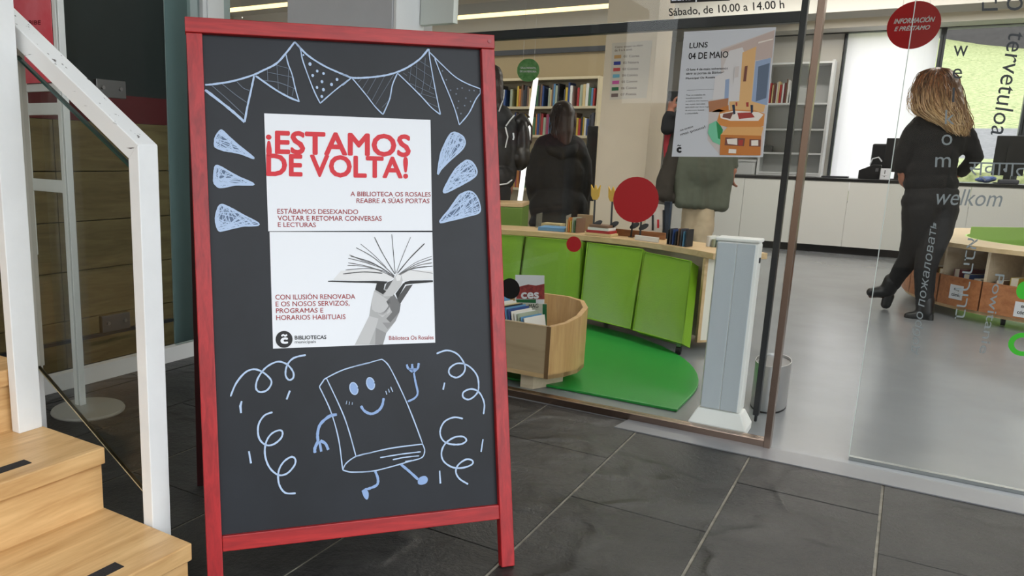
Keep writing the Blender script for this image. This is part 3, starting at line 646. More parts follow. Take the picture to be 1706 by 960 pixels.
pst = tag(sheet('red_poster', Frame(SDF.pt(0, 0, .014), su, (0,0,1)), [(lu - .02, SDF.px(66, 139)[1]), (ru - .035, SDF.px(66, 139)[1]), (ru - .035, 1.75), (lu - .02, 1.75)], .0015, mat('poster_red', (222, 62, 76), .5, c2=(232, 120, 130), scale=5), px=False), 'red poster hung at the top of the aluminium stand behind the railing', 'poster')
PSF = Frame(SDF.pt(0, 0, .0156), su, (0,0,1))
mb = MB(); put_text(mb, PSF, 'BIBE', (48, 41), (68, 41), (48, 34), .02, .0006); mb.build('lettering', mat('print_maroon', (120, 20, 30), .6), pst, recalc=False)
# ================================================================== ON THE GLASS
GF = Frame((0, GY + .0055, 0), (1,0,0), (0,0,1), (0,-1,0))
def dot(name, label, x, y, ru_, rv_, m, cat='sticker'):
    u_, v_ = GF.px(x, y); q = ellipse(GF, u_, v_, ru_, rv_)
    return tag(MB().prism([GF.pt(a, b, 0) for a, b in q], GF.n*.0006).build(name, m), label, cat)
DOTR = mat('dot_red', (172, 28, 32), .5)
def rad(x, y, dx): return abs(GF.px(x + dx, y)[0] - GF.px(x - dx, y)[0])/2
dot('dot_sticker', 'large red round sticker at the middle of the glass', 1059, 333, rad(1059, 333, 38), rad(1059, 333, 38), DOTR)
dot('dot_sticker', 'small red round sticker in front of the green cushions', 956, 407, rad(956, 407, 12.5), rad(956, 407, 12.5), DOTR)
dot('dot_sticker', 'black round sticker beside the red board frame', 850, 481, rad(850, 481, 16), rad(850, 481, 16), DARK)
lun = thing('notice_poster', 'white notice LUNS 04 DE MAIO taped on the glass with a library photo', 'poster', GF.pt(*GF.px(1205, 155)))
LP = [(1140,53),(1293,45),(1271,262),(1119,261)]
sheet('paper', GF, LP, .0006, mat('notice_paper', (206, 208, 212), .5), lun)
LF = Frame(GF.pt(0, 0, .0007), (1,0,0), (0,0,1), (0,-1,0))
def Z9(x, y): return (1100 + x/3.427, y/3.427)
def L9(cols, items, name, par=lun):
    mb = MB()
    for i, (p, mi) in enumerate(items): patch(mb, LF, [Z9(*q) for q in p], .0003 + .00006*i, mi)
    return mb.build(name, cols, par, recalc=False)
pc = [mat('photo_%d' % i, c, .6) for i, c in enumerate([(196,176,166),(206,196,190),(224,178,120),(150,168,196),(214,140,70),(120,200,160),(40,140,80),(226,170,104),(196,120,54),(176,120,84),(170,60,50),(40,50,70),(216,212,210),(96,110,130),(120,72,60),(236,226,214)])]
L9(pc, [([(345,280),(655,170),(580,885),(340,885),(270,800),(280,570),(350,560)], 1), ([(345,290),(655,172),(638,330),(545,345),(400,300)], 0), ([(360,380),(395,290),(470,270),(480,300),(450,590),(395,590)], 12), ([(470,300),(550,265),(545,300),(520,580),(450,590)], 2),
        ([(545,350),(632,330),(612,600),(520,600)], 3), ([(560,380),(625,360),(605,560),(545,580)], 13), ([(313,440),(385,400),(380,560),(300,570)], 12), ([(372,455),(395,450),(390,560),(366,565)], 3), ([(275,580),(390,560),(385,610),(280,640)], 9), ([(330,620),(290,640),(390,600),(392,640)], 8),
        ([(395,580),(510,575),(600,600),(590,640),(400,640)], 2), ([(340,640),(420,625),(540,630),(596,650),(590,720),(540,735),(420,735),(340,715),(325,690)], 4), ([(340,650),(420,632),(560,640),(590,655),(560,690),(400,690),(345,675)], 15), ([(360,650),(420,640),(400,680),(355,670)], 14), ([(440,645),(520,642),(540,670),(450,680)], 10), ([(410,600),(425,598),(430,650),(418,655)], 11), ([(515,600),(530,600),(530,640),(518,650)], 11), ([(490,585),(505,583),(505,610),(492,610)], 10), ([(430,585),(440,583),(440,605),(432,605)], 10),
        ([(272,760),(280,710),(320,690),(330,740),(355,760),(345,830),(300,810)], 5), ([(320,690),(345,718),(358,740),(350,800),(330,790)], 6), ([(345,770),(385,725),(590,725),(578,775)], 7), ([(345,770),(578,775),(572,888),(340,885)], 8), ([(372,785),(485,790),(478,835),(368,830)], 14), ([(510,795),(575,797),(572,838),(508,836)], 14), ([(380,795),(440,790),(440,828),(385,822)], 15), ([(448,800),(475,798),(470,832),(446,830)], 10), ([(520,802),(560,800),(560,832),(520,832)], 15), ([(392,850),(435,853),(433,876),(390,874)], 15),
        ([(485,378),(500,376),(490,465),(474,465)], 14), ([(425,385),(450,382),(440,465),(420,468)], 12), ([(560,240),(645,220),(645,226),(560,250)], 15), ([(430,380),(452,378),(446,440),(424,445)], 1)], 'printed_photo')
mb = MB()
for s_, a, b, c, bo in (('LUNS', (166,277), (270,271), (169,245), .018), ('04 DE MAIO', (161,340), (388,330), (163,302), .018), ('O luns 4 de maio volveremos', (150,405), (385,396), (151,391), .005), ('abrir as portas da Biblioteca', (148,432), (374,423), (149,414), .005), ('Municipal Os Rosales', (146,457), (320,450), (147,442), .012), ('XA QUEDA', (114,752), (190,728), (112,742), .01), ('moi pouco!', (120,780), (262,735), (112,762), 0)):
    put_text(mb, LF, s_, Z9(*a), Z9(*b), Z9(*c), bo, .0005)
for i, s_ in enumerate(('Tras os traballos de', 'acondicionamento', 'e mellora dos espazos', 'no voso servizo', 'para desfrutar deste lugar', 'de encontro, lectura', 'e comunidade.')):
    wdt = (110, 92, 128, 112, 140, 108, 76)[i]; put_text(mb, LF, s_, Z9(148 - i, 548 + i*17.5), Z9(148 - i + wdt, 545 + i*17.5), Z9(148 - i, 539 + i*17.5), 0, .0005)
stroke(mb, LF, [Z9(152,516), Z9(376,506)], .0012, .0005); put_text(mb, LF, 'c', Z9(93,874), Z9(122,873), Z9(93,840), .06, .0005); stroke(mb, LF, [Z9(98,834), Z9(104,829), Z9(112,833), Z9(118,828)], .003, .0005)
mb.build('lettering', INK, lun, recalc=False)
hrs = thing('opening_hours_lettering', 'black opening hours lettering on the glass above the notice', 'lettering', GF.pt(*GF.px(1210, 20)))
mb = MB(); put_text(mb, GF, 'Sábado, de 10.00 a 14.00 h', (1115,29), (1307,16), (1114,14), .012, .0004); mb.build('hours_text', INK, hrs, recalc=False)
mb = MB(); patch(mb, GF, [(1117,5.5),(1216,1),(1216,-20),(1117,-14)], .0003); mb.build('label_band', INK, hrs, recalc=False)
mb = MB(); put_text(mb, GF, 'Luns p', (1119,5.5), (1167,3), (1119,-9), .02, .0008); mb.build('label_text', PAPER, hrs, recalc=False)
# welcome words on the sliding pane
RF = Frame((0, RP, 0), (1,0,0), (0,0,1), (0,-1,0))
VIN = mat('vinyl_dark_grey', (58, 62, 66), .6); VINL = mat('vinyl_light_grey', (128, 136, 138), .6)
wl_ = thing('welcome_lettering', 'grey welcome words in several languages stuck on the sliding glass pane', 'lettering', RF.pt(.3, 1.2))
mb = MB()
for ch, x, y, hw, hh in (('w', 1600, 85, 12, 9), ('e', 1594.5, 122.5, 8, 8.5), ('l', 1588, 158, 2, 12), ('k', 1582, 195, 8, 12), ('o', 1577, 233, 9, 9), ('m', 1570.5, 270, 13, 8.5)):
    put_text(mb, RF, ch, (x - hw, y + hh), (x + hw, y + hh + .3), (x - hw + 1, y - hh), 0, .0005, 0 if y < 160 else 1)
mb.build('lettering', [VIN, VINL], wl_, recalc=False)
def word(s_, a, b, c, m, mi=0, it=0): mb = MB(); put_text(mb, RF, s_, a, b, c, 0, .0005, 0, it); mb.build('lettering', m, wl_, recalc=False)
word('welkom', (1559,341), (1669,345), (1561,314), VINL, 0, .25)
word('tervetuloa', (1681,52), (1650,224), (1712,55), VIN)
word('добро пожаловать', (1531,592), (1566,372), (1514,586), VINL)
word('Powitanie', (1658,456), (1631,588), (1674,458), VINL)
word('אבה ךורב', (1606,396), (1584,530), (1629,398), VINL)
word('स्वागत', (1612,301), (1712,304), (1615,270), VINL)
word('환영', (1630,20), (1704,17), (1630,-40), VIN)
for x, y, r, ring in ((1706, 484, 13, 0), (1704, 574, 25, 15)):
    u_, v_ = RF.px(x, y); k = abs(RF.px(x+10, y)[0] - RF.px(x-10, y)[0])/20; mb = MB()
    if ring:
        o_, i_ = ellipse(RF, u_, v_, r*k, r*k*1.02), ellipse(RF, u_, v_, ring*k, ring*k*1.02); n = len(o_)
        mb.add([RF.pt(a, b, .0004) for a, b in o_ + i_], [(i, (i+1) % n, n + (i+1) % n, n + i) for i in range(n)])
    else: patch(mb, RF, ellipse(RF, u_, v_, r*k, r*k*1.5), .0004, px=False)
    tag(mb.build('green_sticker', mat('vinyl_green', (58, 178, 40), .5), recalc=False), 'bright green ring sticker low on the sliding pane' if ring else 'bright green blob sticker on the sliding pane above the ring', 'sticker')
# ================================================================== LIBRARY FURNITURE
GRN = mat('green_leatherette', (116, 160, 30), .42, var=.05, scale=4, bump=.12, bscale=130)
TZ = .56; TC = V((-1.85, 3.40, 0)); TR0, TR1 = 1.44, 1.78
o = tag(MB().prism([(x, y, 0.0) for x, y in [(-.712, 3.30)] + [(-1.9 + 1.19*math.cos(a), 3.57 + 1.19*math.sin(a)) for a in [math.radians(d) for d in range(-2, 183, 5)]] + [(-3.0, 3.30)]], (0, 0, .012)).build('floor_mat', mat('green_mat', (36, 142, 56), .35, var=.04), bevel=.003), 'bright green rounded floor mat behind the entrance glass', 'mat')
tb = thing('reading_bench_table', 'long beech display table with green cushions leaning along its front', 'table', (-1.6, 5.2, 0))
def ra(deg, r, z_=0): return TC + V((r*math.cos(math.radians(deg)), r*math.sin(math.radians(deg)), z_))
RA0, RA1 = math.radians(46), math.radians(150)
def arcbox(r0_, r1_, z0_, z1_, a0_, a1_, seg=48):
    mb = MB().lathe([(r0_, z0_), (r1_, z0_), (r1_, z1_), (r0_, z1_), (r0_, z0_)], TC, seg, 0, a0_, a1_)
    for k in (0, seg): mb.f.append(tuple(j*(seg+1) + k for j in range(4))); mb.m.append(0)
    return mb
arcbox(TR0, TR1, TZ - .035, TZ, RA0, RA1).build('table_top', BEECH, tb, bevel=.003)
arcbox(TR0 + .10, TR0 + .118, .05, TZ - .036, RA0 + .05, RA1 - .04).build('front_panel', BIRCH, tb)
arcbox(TR1 - .06, TR1 - .042, .05, TZ - .036, RA0 + .05, RA1 - .04).build('rear_panel', BIRCH, tb)
ed_, en_ = ra(48.5, 1) - TC, V((math.sin(math.radians(48.5)), -math.cos(math.radians(48.5)), 0))
def endq(r0_, r1_, z0_, z1_, t0_, t1_): return MB().prism([TC + ed_*r0_ + en_*t0_ + V((0,0,z0_)), TC + ed_*r1_ + en_*t0_ + V((0,0,z0_)), TC + ed_*r1_ + en_*t1_ + V((0,0,z0_)), TC + ed_*r0_ + en_*t1_ + V((0,0,z0_))], (0, 0, z1_ - z0_))
endq(TR0 + .02, TR1 - .04, .06, TZ - .036, -.016, .0).build('end_panel', mat('cream_laminate', (226, 222, 208), .45), tb)
endq(TR0 + .0, TR0 + .02, .05, TZ - .036, -.018, .002).build('edge_strip', BEECH, tb)
endq(TR0 + .0, TR1 - .04, .048, .06, -.018, .002).build('edge_strip', BEECH, tb)
for dg_ in (50, 80, 115, 146):
    c_ = ra(dg_, TR0 + .16); MB().cyl((c_.x - .012, c_.y, .025), (c_.x + .012, c_.y, .025), .025, seg=20).build('caster', DARK, tb); MB().box(c_.x - .02, c_.x + .02, c_.y - .01, c_.y + .01, .045, .06).build('caster_plate', STEEL, tb)
def on_arc(x, y, r):                          # where a sight line meets the upright cylinder of the table's front edge (far side)
    d_ = ray(x, y); A_ = d_.x**2 + d_.y**2; B_ = 2*((CO.x - TC.x)*d_.x + (CO.y - TC.y)*d_.y); C_ = (CO.x - TC.x)**2 + (CO.y - TC.y)**2 - r*r
    return CO + d_*((-B_ + math.sqrt(max(0, B_*B_ - 4*A_*C_)))/(2*A_))
CU = [((800,494),(865,504),(812,391),(873,394)), ((869,504),(961,526),(876,395),(970,402.5)), ((966,527),(1050,548),(979,404.5),(1071,416)), ((1055,550),(1137,573),(1074,420),(1152,436))]
def rclamp(p):
    d_ = V((p.x - TC.x, p.y - TC.y, 0)); k = min(1.32, d_.length)/d_.length; return V((TC.x + d_.x*k, TC.y + d_.y*k, p.z))
for i, (bl, br, tl_, tr) in enumerate(CU):
    b0, b1, t0, t1 = rclamp(fl(*bl, .075)), rclamp(fl(*br, .075)), on_arc(*tl_, TR0 - .02), on_arc(*tr, TR0 - .02)
    nrm = (b1 - b0).cross(t0 - b0).normalized(); off = -nrm*.07 if nrm.y < 0 else nrm*.07
    c = (b0 + b1 + t0 + t1)/4
    o = thing('seat_cushion', ['green cushion nearest the red board frame, mostly hidden by it', 'green cushion with the small red sticker in front of it', 'green cushion third along the table, pale reflections on it', 'green cushion at the end of the row beside the white gate'][i], 'cushion', c, 'green cushions along the display table')
    N = 10; mb = MB()
    for back in (0, 1):
        for j in range(N + 1):
            for k in range(N + 1):
                s_, t_ = k/N, j/N; p = (b0*(1-s_) + b1*s_)*(1-t_) + (t0*(1-s_) + t1*s_)*t_
                bulge = .010*(1 - (2*s_-1)**4)*(1 - (2*t_-1)**4)
                mb.v.append(tuple(p - off.normalized()*bulge if not back else p + off))
    n1 = (N+1)**2
    for j in range(N):
        for k in range(N):
            a_ = j*(N+1) + k; mb.f.append((a_, a_+1, a_+N+2, a_+N+1)); mb.f.append((n1+a_, n1+a_+N+1, n1+a_+N+2, n1+a_+1))
    ring = [k for k in range(N+1)] + [j*(N+1)+N for j in range(1, N+1)] + [N*(N+1)+k for k in range(N-1, -1, -1)] + [j*(N+1) for j in range(N-1, 0, -1)]
    for q_ in range(len(ring)): a_, b_ = ring[q_], ring[(q_+1) % len(ring)]; mb.f.append((a_, n1+a_, n1+b_, b_))
    mb.m = [0]*len(mb.f); mb.build('cushion_body', GRN, o, smooth=True)
    ins = [p - off.normalized()*.001 for p in (b0, b1, t1, t0, b0)]
    MB().tube(ins, .005, 6).build('piping', mat('green_piping', (134, 180, 40), .45), o, smooth=True)
    fp = b0*.15 + b1*.85 + off*.6
    if i == 3: MB().cyl((fp.x - .012, fp.y, .024), (fp.x + .012, fp.y, .024), .024, seg=18).build('caster', DARK, o); MB().box(fp.x - .012, fp.x + .012, fp.y - .012, fp.y + .012, .04, .085).build('caster_plate', STEEL, o)
# green upholstered block behind
g0, g1 = D(800, 337, 5.95), D(871, 337, 5.95)
o = thing('upholstered_block', 'green upholstered block with a wooden top behind the table', 'pouf', ((g0.x+g1.x)/2, g0.y + .3, 0))
q = [V((g0.x, g0.y, 0)), V((g1.x, g1.y, 0)), V((g1.x - .1, g1.y + .35, 0)), V((g0.x - .1, g0.y + .35, 0))]
MB().prism([p + V((0,0,.03)) for p in q], (0, 0, g0.z - .06)).build('body', mat('green_olive', (98, 128, 44), .5), o, bevel=.01)
MB().prism([p + V((0,0,g0.z - .03)) for p in q], (0, 0, .03)).build('wood_top', BEECH, o, bevel=.003)
# things standing on the table
def on_table(x, y):
    p = at(x, y, 2, TZ); d_ = V((p.x - TC.x, p.y - TC.y, 0)); r_ = d_.length; k = min(max(r_, TR0 + .035), TR1 - .05)/r_
    return V((TC.x + d_.x*k, TC.y + d_.y*k, TZ))
PAL = [(168,40,40), (40,70,130), (212,190,140), (60,110,70), (220,216,208), (30,32,38), (196,120,50), (120,90,70), (90,140,180), (150,60,90), (200,170,60), (70,70,80), (226,226,222), (110,40,50), (160,170,150)]
BOOKM = [mat('book_%d' % i, c, .5) for i, c in enumerate(PAL)]
PAGES = mat('book_pages', (222, 214, 196), .8)
def bookgeo(w_, d_, h_):                       # spine towards -y; covers, rounded spine, paper block
    mb = MB(); t = min(.0025, w_*.12)
    mb.box(-w_/2, -w_/2 + t, -d_/2, d_/2, 0, h_); mb.box(w_/2 - t, w_/2, -d_/2, d_/2, 0, h_)
    mb.prism([(-w_/2 + t, -d_/2 + .004, 0), (-w_/2 + t, -d_/2, 0), (-w_*.2, -d_/2 - .003, 0), (w_*.2, -d_/2 - .003, 0), (w_/2 - t, -d_/2, 0), (w_/2 - t, -d_/2 + .004, 0)], (0, 0, h_))
    mb.box(-w_/2 + t, w_/2 - t, -d_/2 + .004, d_/2 - .004, .003, h_ - .003, 1); return mb
def book(name, label, cat, w_, d_, h_, m, loc, rz=0, tilt=0, flat=False, group=None):
    o = bookgeo(w_, d_, h_).build(name, [m, PAGES], recalc=False); o.location = loc; o.rotation_mode = 'XYZ'
    if flat: o.rotation_euler = (0, math.pi/2, rz)
    else: o.rotation_euler = (0, tilt, rz)
    return tag(o, label, cat, group)
tz = math.atan2(-.286, .96)
def quadfront(pts, z_top, dep):               # helper for small boxes on the table: front edge between two pixels on the table top
    a, b = on_table(*pts[0]), on_table(*pts[1]); n = V((b.y - a.y, a.x - b.x, 0)).normalized(); n = n if n.y > 0 else -n
    return [a, b, b + n*dep, a + n*dep]
def tbox(name, label, cat, x0, x1, yb0, yb1, ytop, dep, m, bevel=.002):
    q = quadfront([(x0, yb0), (x1, yb1)], 0, dep); h = at(x0, ytop, 1, q[0].y).z - TZ
    return tag(MB().prism([p + V((0,0,.0005)) for p in q], (0, 0, h)).build(name, m, bevel=bevel), label, cat)
tbox('book', 'pale blue book lying at the table end near the clear display case', 'book', 896, 940, 384, 387, 378, .16, [BOOKM[8]])
# clear display case with a cream book inside
q = quadfront([(892, 380), (942, 383)], 0, .2); o = thing('display_case', 'clear acrylic display case on the beech table', 'display case', q[0])
h = at(893, 357, 1, q[0].y).z - TZ
AC = glass('acrylic', (.9, .92, .92))
for a, b in ((0,1), (1,2), (2,3), (3,0)):
    d_ = (q[(b+1) % 4] - q[b]).normalized()*.003; MB().prism([q[a] + V((0,0,.001)), q[b] + V((0,0,.001)), q[b] + d_ + V((0,0,.001)), q[a] + d_ + V((0,0,.001))], (0, 0, h)).build('side_pane', AC, o)
c = sum(q, V())/4
tag(MB().box(-.07, .07, -.05, .05, 0, .03).build('book', [BOOKM[2]], bevel=.002), 'cream book lying inside the clear display case', 'book').location = c + V((0, 0, .002))
for i in range(6):
    a = on_table(945 + i*3.2, 387.5 + i*.3)
    book('book', 'small book in the short upright row beside the clear display case', 'book', .0085, .09, random.uniform(.075, .1), BOOKM[(i*4+2) % 15], a + V((-.0, .06, .0005)), tz, group='small upright books on the display table')
tbox('folder', 'brown cardboard folder standing upright behind the open pile of books', 'folder', 960, 986, 384, 386, 357, .02, mat('kraft', (150, 124, 92), .7))
for i, (x0, x1, yb, yt) in enumerate(((962, 1008, 394, 389), (964, 1006, 389, 385), (966, 1004, 385, 380.5), (968, 1000, 380.5, 376))):
    a, b = on_table(962, 393), on_table(1008, 396.5); n = V((b.y-a.y, a.x-b.x, 0)).normalized(); n = n if n.y > 0 else -n
    a2, b2 = a + (b-a)*(.05*i), b - (b-a)*(.05*i)
    tag(MB().prism([p + V((0,0,.0005 + .0172*i)) for p in (a2, b2, b2 + n*.10, a2 + n*.10)], (0, 0, .017)).build('book', [BOOKM[[2, 0, 12, 7][i]]], bevel=.002), ['bottom book of the pile on the beech table', 'red book second from the bottom of the table pile', 'white book third from the bottom of the table pile', 'brown book on top of the table pile'][i], 'book', 'book pile on the display table')
tbox('wooden_crate', 'reddish wooden crate of books in front of the tulip dividers', 'crate', 1010, 1107, 391, 400, 380, .02, wood('crate_wood', (150, 100, 62), (120, 76, 44)))
tbox('book', 'white book lying against the wooden crate', 'book', 1036, 1084, 401.5, 405.5, 390, .012, [BOOKM[4]])
for i in range(8):
    a = on_table(1110 + i*3.4, 407 + i*.7)
    book('book', 'dark thin book in the upright row beside the wooden crate', 'book', .0085, .07, random.uniform(.08, .105), BOOKM[[5, 11, 1, 5, 7, 11, 8, 5][i]], a + V((.012, .03, .0005)), tz, group='dark upright books on the display table')
tbox('white_card_stand', 'white card stand with red and black shapes behind the dark books', 'display stand', 1084, 1119, 393, 396, 340, .008, mat('card_white', (228, 228, 224), .6))
cf = on_table(1084, 393); CF = Frame(cf + V((0, -.003, 0)), (.96, -.286, 0), (0,0,1))
for nm, x0, x1, y0, y1, m in (('card_mark', 1095, 1098, 366, 380, INK_RED), ('card_mark', 1086, 1089, 358, 384, DARK), ('card_mark', 1104, 1107, 350, 384, DARK)):
    tag(sheet(nm, CF, [(x0, y1), (x1, y1), (x1, y0), (x0, y0)], .002, m), {1095: 'red tool shape clipped on the white card stand', 1086: 'short black tool shape clipped on the white card stand', 1104: 'tall black tool shape clipped on the white card stand'}[x0], 'tool')
tbox('book', 'tall dark blue book standing behind the white card stand', 'book', 1128, 1136, 395, 396.5, 337, .02, [mat('navy_spine', (34, 48, 66), .5)])
for i, (x, y, m, lab) in enumerate(((992, 321, (216, 168, 44), 'yellow tulip divider standing before the cream column, first along the table'), (1021, 324, (214, 164, 40), 'yellow tulip divider beside the large red sticker'), (1059, 330, (186, 44, 44), 'red tulip divider behind the large red sticker, first'), (1071, 332, (180, 40, 42), 'red tulip divider behind the large red sticker, second'))):
    b = on_table(x - (4, 4, 8, 5)[i], 391 + i*2.2); FRM = Frame(b, (.96, -.286, 0), (0,0,1)); o = thing('tulip_divider', lab, 'book divider', b, 'tulip dividers on the display table')
    s0 = FRM.px(x, y); k = .0051
    q = [(-.03, -.02), (-.016, -.045), (.016, -.045), (.03, -.02), (.036, .05), (.014, .018), (0, .05), (-.014, .018), (-.036, .05)]
    MB().prism([FRM.pt(s0[0] + a, s0[1] + c_, -.004) for a, c_ in q], FRM.n*.008).build('flower', mat('tulip_%d' % i, m, .5), o, bevel=.001)
    MB().prism([FRM.pt(s0[0] - .005, s0[1] - .045, -.003), FRM.pt(s0[0] + .005, s0[1] - .045, -.003), FRM.pt(.005, .001, -.003), FRM.pt(-.005, .001, -.003)], FRM.n*.006).build('stem', DARK, o)
    e = ellipse(FRM, .03 if i == 0 else .02, .075, .036, .016, .5)
    MB().prism([FRM.pt(a, c_, -.003) for a, c_ in e], FRM.n*.006).build('leaf', DARK, o)
    MB().box(b.x - .014, b.x + .014, b.y - .012, b.y + .012, TZ, TZ + .004).build('foot', DARK, o)
for i in range(3):
    a = on_table(1181 + i*9, 412 + i); book('book', ['white book leaning at the table end by the gate', 'grey book at the table end by the gate', 'blue book at the table end behind the gate'][i], 'book', .022, .10, [.06, .045, .05][i], BOOKM[[12, 14, 8][i]], a + V((0, .08, .0005)), tz)
# ---- low book box by the glass
zb = .07; c0 = fl(912, 632, zb); FYB = c0.y
bx = thing('book_bin', 'low curved beech bin full of books standing just inside the glass', 'book bin', (c0.x - .3, FYB + .25, 0))
ztp = at(915, 545, 1, FYB).z
X0 = -2.2; xr_ = c0.x
plan = [(X0, FYB), (xr_, FYB), (xr_ + .045, FYB + .08), (xr_ + .07, FYB + .18), (xr_ + .06, FYB + .3), (xr_ + .0, FYB + .41), (xr_ - .1, FYB + .48), (X0, FYB + .5)]
inner = [(X0, FYB + .02), (xr_ - .018, FYB + .02), (xr_ + .025, FYB + .095), (xr_ + .047, FYB + .18), (xr_ + .038, FYB + .29), (xr_ - .012, FYB + .39), (xr_ - .105, FYB + .458), (X0, FYB + .48)]
mb = MB(); n = len(plan); zt2 = ztp
def zrim(i): return zt2 + (0, 0, .01, .03, .05, .06, .06, .06)[i]
for i in range(1, n - 1):
    a, b, c_, d_ = plan[i], plan[i+1], inner[i+1], inner[i]
    vs = [(a[0], a[1], zb), (b[0], b[1], zb), (c_[0], c_[1], zb), (d_[0], d_[1], zb), (a[0], a[1], zrim(i)), (b[0], b[1], zrim(i+1)), (c_[0], c_[1], zrim(i+1)), (d_[0], d_[1], zrim(i))]
    mb.add(vs, [(0,1,2,3), (4,7,6,5), (0,4,5,1), (2,6,7,3)])
mb.build('curved_side', wood('bin_side', (212, 172, 118), (190, 148, 96), (12, 12, 1.2)), bx, smooth=True)
MB().box(X0, xr_ - .016, FYB + .0005, FYB + .02, zb + .02, ztp).build('front_panel', wood('bin_front', (188, 166, 134), (174, 152, 120), (1.2, 8, 8)), bx)
MB().box(xr_ - .018, xr_ + .001, FYB - .001, FYB + .02, zb, ztp).build('front_edge', mat('edge_dark', (120, 92, 62), .5), bx)
MB().prism([(x, y, zb) for x, y in plan], (0, 0, .02)).build('bottom_board', BEECH, bx)
f0, f1 = fl(868, 657), fl(889, 655)
MB().box(f0.x - .05, f0.x, FYB + .03, FYB + .3, 0, zb).build('foot', BIRCH, bx); MB().prism([(f0.x, FYB + .03, 0), (f0.x + .012, FYB + .03, 0), (f0.x + .09, FYB + .2, 0), (f0.x + .08, FYB + .2, 0)], (0, 0, zb)).build('foot', BIRCH, bx)
MB().box(-2.1, -1.9, FYB + .03, FYB + .3, 0, zb).build('foot', BIRCH, bx)
zi = zb + .021; FB = Frame((0, FYB + .13, 0), (1,0,0), (0,0,1), (0,-1,0))
for i in range(13):
    xx = at(838 + i*5.2, 520, 1, FYB + .13).x; hh = at(838 + i*5.2, 500 + i*2.6 - random.uniform(0, 4), 1, FYB + .13).z - zi
    book('book', 'thin children\'s book in the tilted front row of the low bin', 'book', .0085, .15, hh, BOOKM[[1, 8, 12, 4, 2, 5, 8, 1, 4, 12, 14, 8, 12][i]], (xx, FYB + .16, zi), -.25, -.22, group='tilted books in the low bin')
FBB = Frame((0, FYB + .33, 0), (1,0,0), (0,0,1), (0,-1,0))
m1 = thing('magazine', 'magazine with a red landscape cover standing at the back of the low bin', 'magazine', FBB.pt(*FBB.px(885, 540)))
q = [FBB.px(*p) for p in ((858, 560), (908, 560), (907, 459), (859, 458))]; q[0] = (q[0][0], zi); q[1] = (q[1][0], zi)
sheet('cover', FBB, q, .003, PAPER, m1, px=False); FB2 = Frame(FBB.pt(0, 0, .0032), (1,0,0), (0,0,1), (0,-1,0))
mb = MB(); patch(mb, FB2, [(864,478),(880,474),(893,476),(907,473),(907,499),(860,498)], .0002, 0); patch(mb, FB2, [(860,499),(893,499),(893,505),(859,504)], .0004, 1); mb.build('printed_photo', [mat('mag_red', (170, 66, 62), .5, c2=(120, 40, 48), scale=60), mat('mag_green', (30, 110, 66), .5)], m1, recalc=False)
mb = MB(); put_text(mb, FB2, 'ces', (868,498), (898,498), (868,487), .03, .0006); mb.build('lettering', PAPER, m1, recalc=False)
FBC = Frame((0, FYB + .30, 0), (1,0,0), (0,0,1), (0,-1,0))
m2 = thing('magazine', 'second magazine, with green spine, in front of the red one in the bin', 'magazine', FBC.pt(*FBC.px(895, 520)))
q = [FBC.px(*p) for p in ((864, 550), (911, 550), (911, 506), (864, 505))]; q[0] = (q[0][0], zi); q[1] = (q[1][0], zi)
sheet('cover', FBC, q, .003, mat('mag_cream', (206, 206, 190), .5), m2, px=False); FC2 = Frame(FBC.pt(0, 0, .0034), (1,0,0), (0,0,1), (0,-1,0))
mb = MB(); patch(mb, FC2, [(904,552),(911,552),(911,507),(904,507)], .0002, 0); mb.build('spine_stripe', mat('mag_green', (30, 110, 66)), m2, recalc=False)
mb = MB(); put_text(mb, FC2, 'MAG', (881,514), (897,513), (881,507), .01, .0003); mb.build('lettering', INK, m2, recalc=False)
for i, (x0, x1, y0, y1, c_) in enumerate(((838, 918, 536, 545, 4), (898, 920, 542, 549, 8))):
    a = at(x0, y0 + 2, 1, FYB + .06); b = at(x1, y0 + 2, 1, FYB + .06)
    tag(MB().box(a.x, b.x, FYB + .03 + .02*(1-i), FYB + .034 + .02*(1-i), zi, a.z if i == 0 else b.z).build('leaflet', [BOOKM[c_]]), ['white leaflet along the front of the low bin', 'pale blue leaflet at the front corner of the low bin'][i], 'leaflet')
# ---- white security gate
g = thing('security_gate', 'white and grey anti-theft gate pillar just inside the entrance glass', 'security gate', (-.53, 3.2, 0))
gx0, gx1, gy0, gy1 = -.598, -.445, 3.155, 3.245
GW = mat('gate_white', (246, 247, 244), .35); GG_ = mat('gate_grey', (204, 213, 220), .35)
gzt = at(1225, 397, 1, gy0).z
ex = .03
vs = [(gx0 - ex, gy0 - ex, 0), (gx1 + ex, gy0 - ex, 0), (gx1 + ex, gy1 + ex, 0), (gx0 - ex, gy1 + ex, 0), (gx0 - ex, gy0 - ex, .03), (gx1 + ex, gy0 - ex, .03), (gx1 + ex, gy1 + ex, .03), (gx0 - ex, gy1 + ex, .03), (gx0 - .004, gy0 - .004, .085), (gx1 + .004, gy0 - .004, .085), (gx1 + .004, gy1 + .004, .085), (gx0 - .004, gy1 + .004, .085)]
MB().add(vs, [(3,2,1,0), (8,9,10,11)] + [(j*4 + i, j*4 + (i+1) % 4, j*4 + 4 + (i+1) % 4, j*4 + 4 + i) for j in (0,1) for i in range(4)]).build('base', GW, g, bevel=.004)
MB().box(gx0, gx1, gy0, gy1, .083, gzt - .012).build('column_body', GW, g, bevel=.012)
MB().box(gx0 + .006, (gx0+gx1)/2 - .0015, gy0 - .004, gy0 + .01, .09, gzt - .02).build('face_panel', GG_, g, bevel=.002); MB().box((gx0+gx1)/2 + .0015, gx1 - .012, gy0 - .004, gy0 + .01, .09, gzt - .02).build('face_panel', GG_, g, bevel=.002)
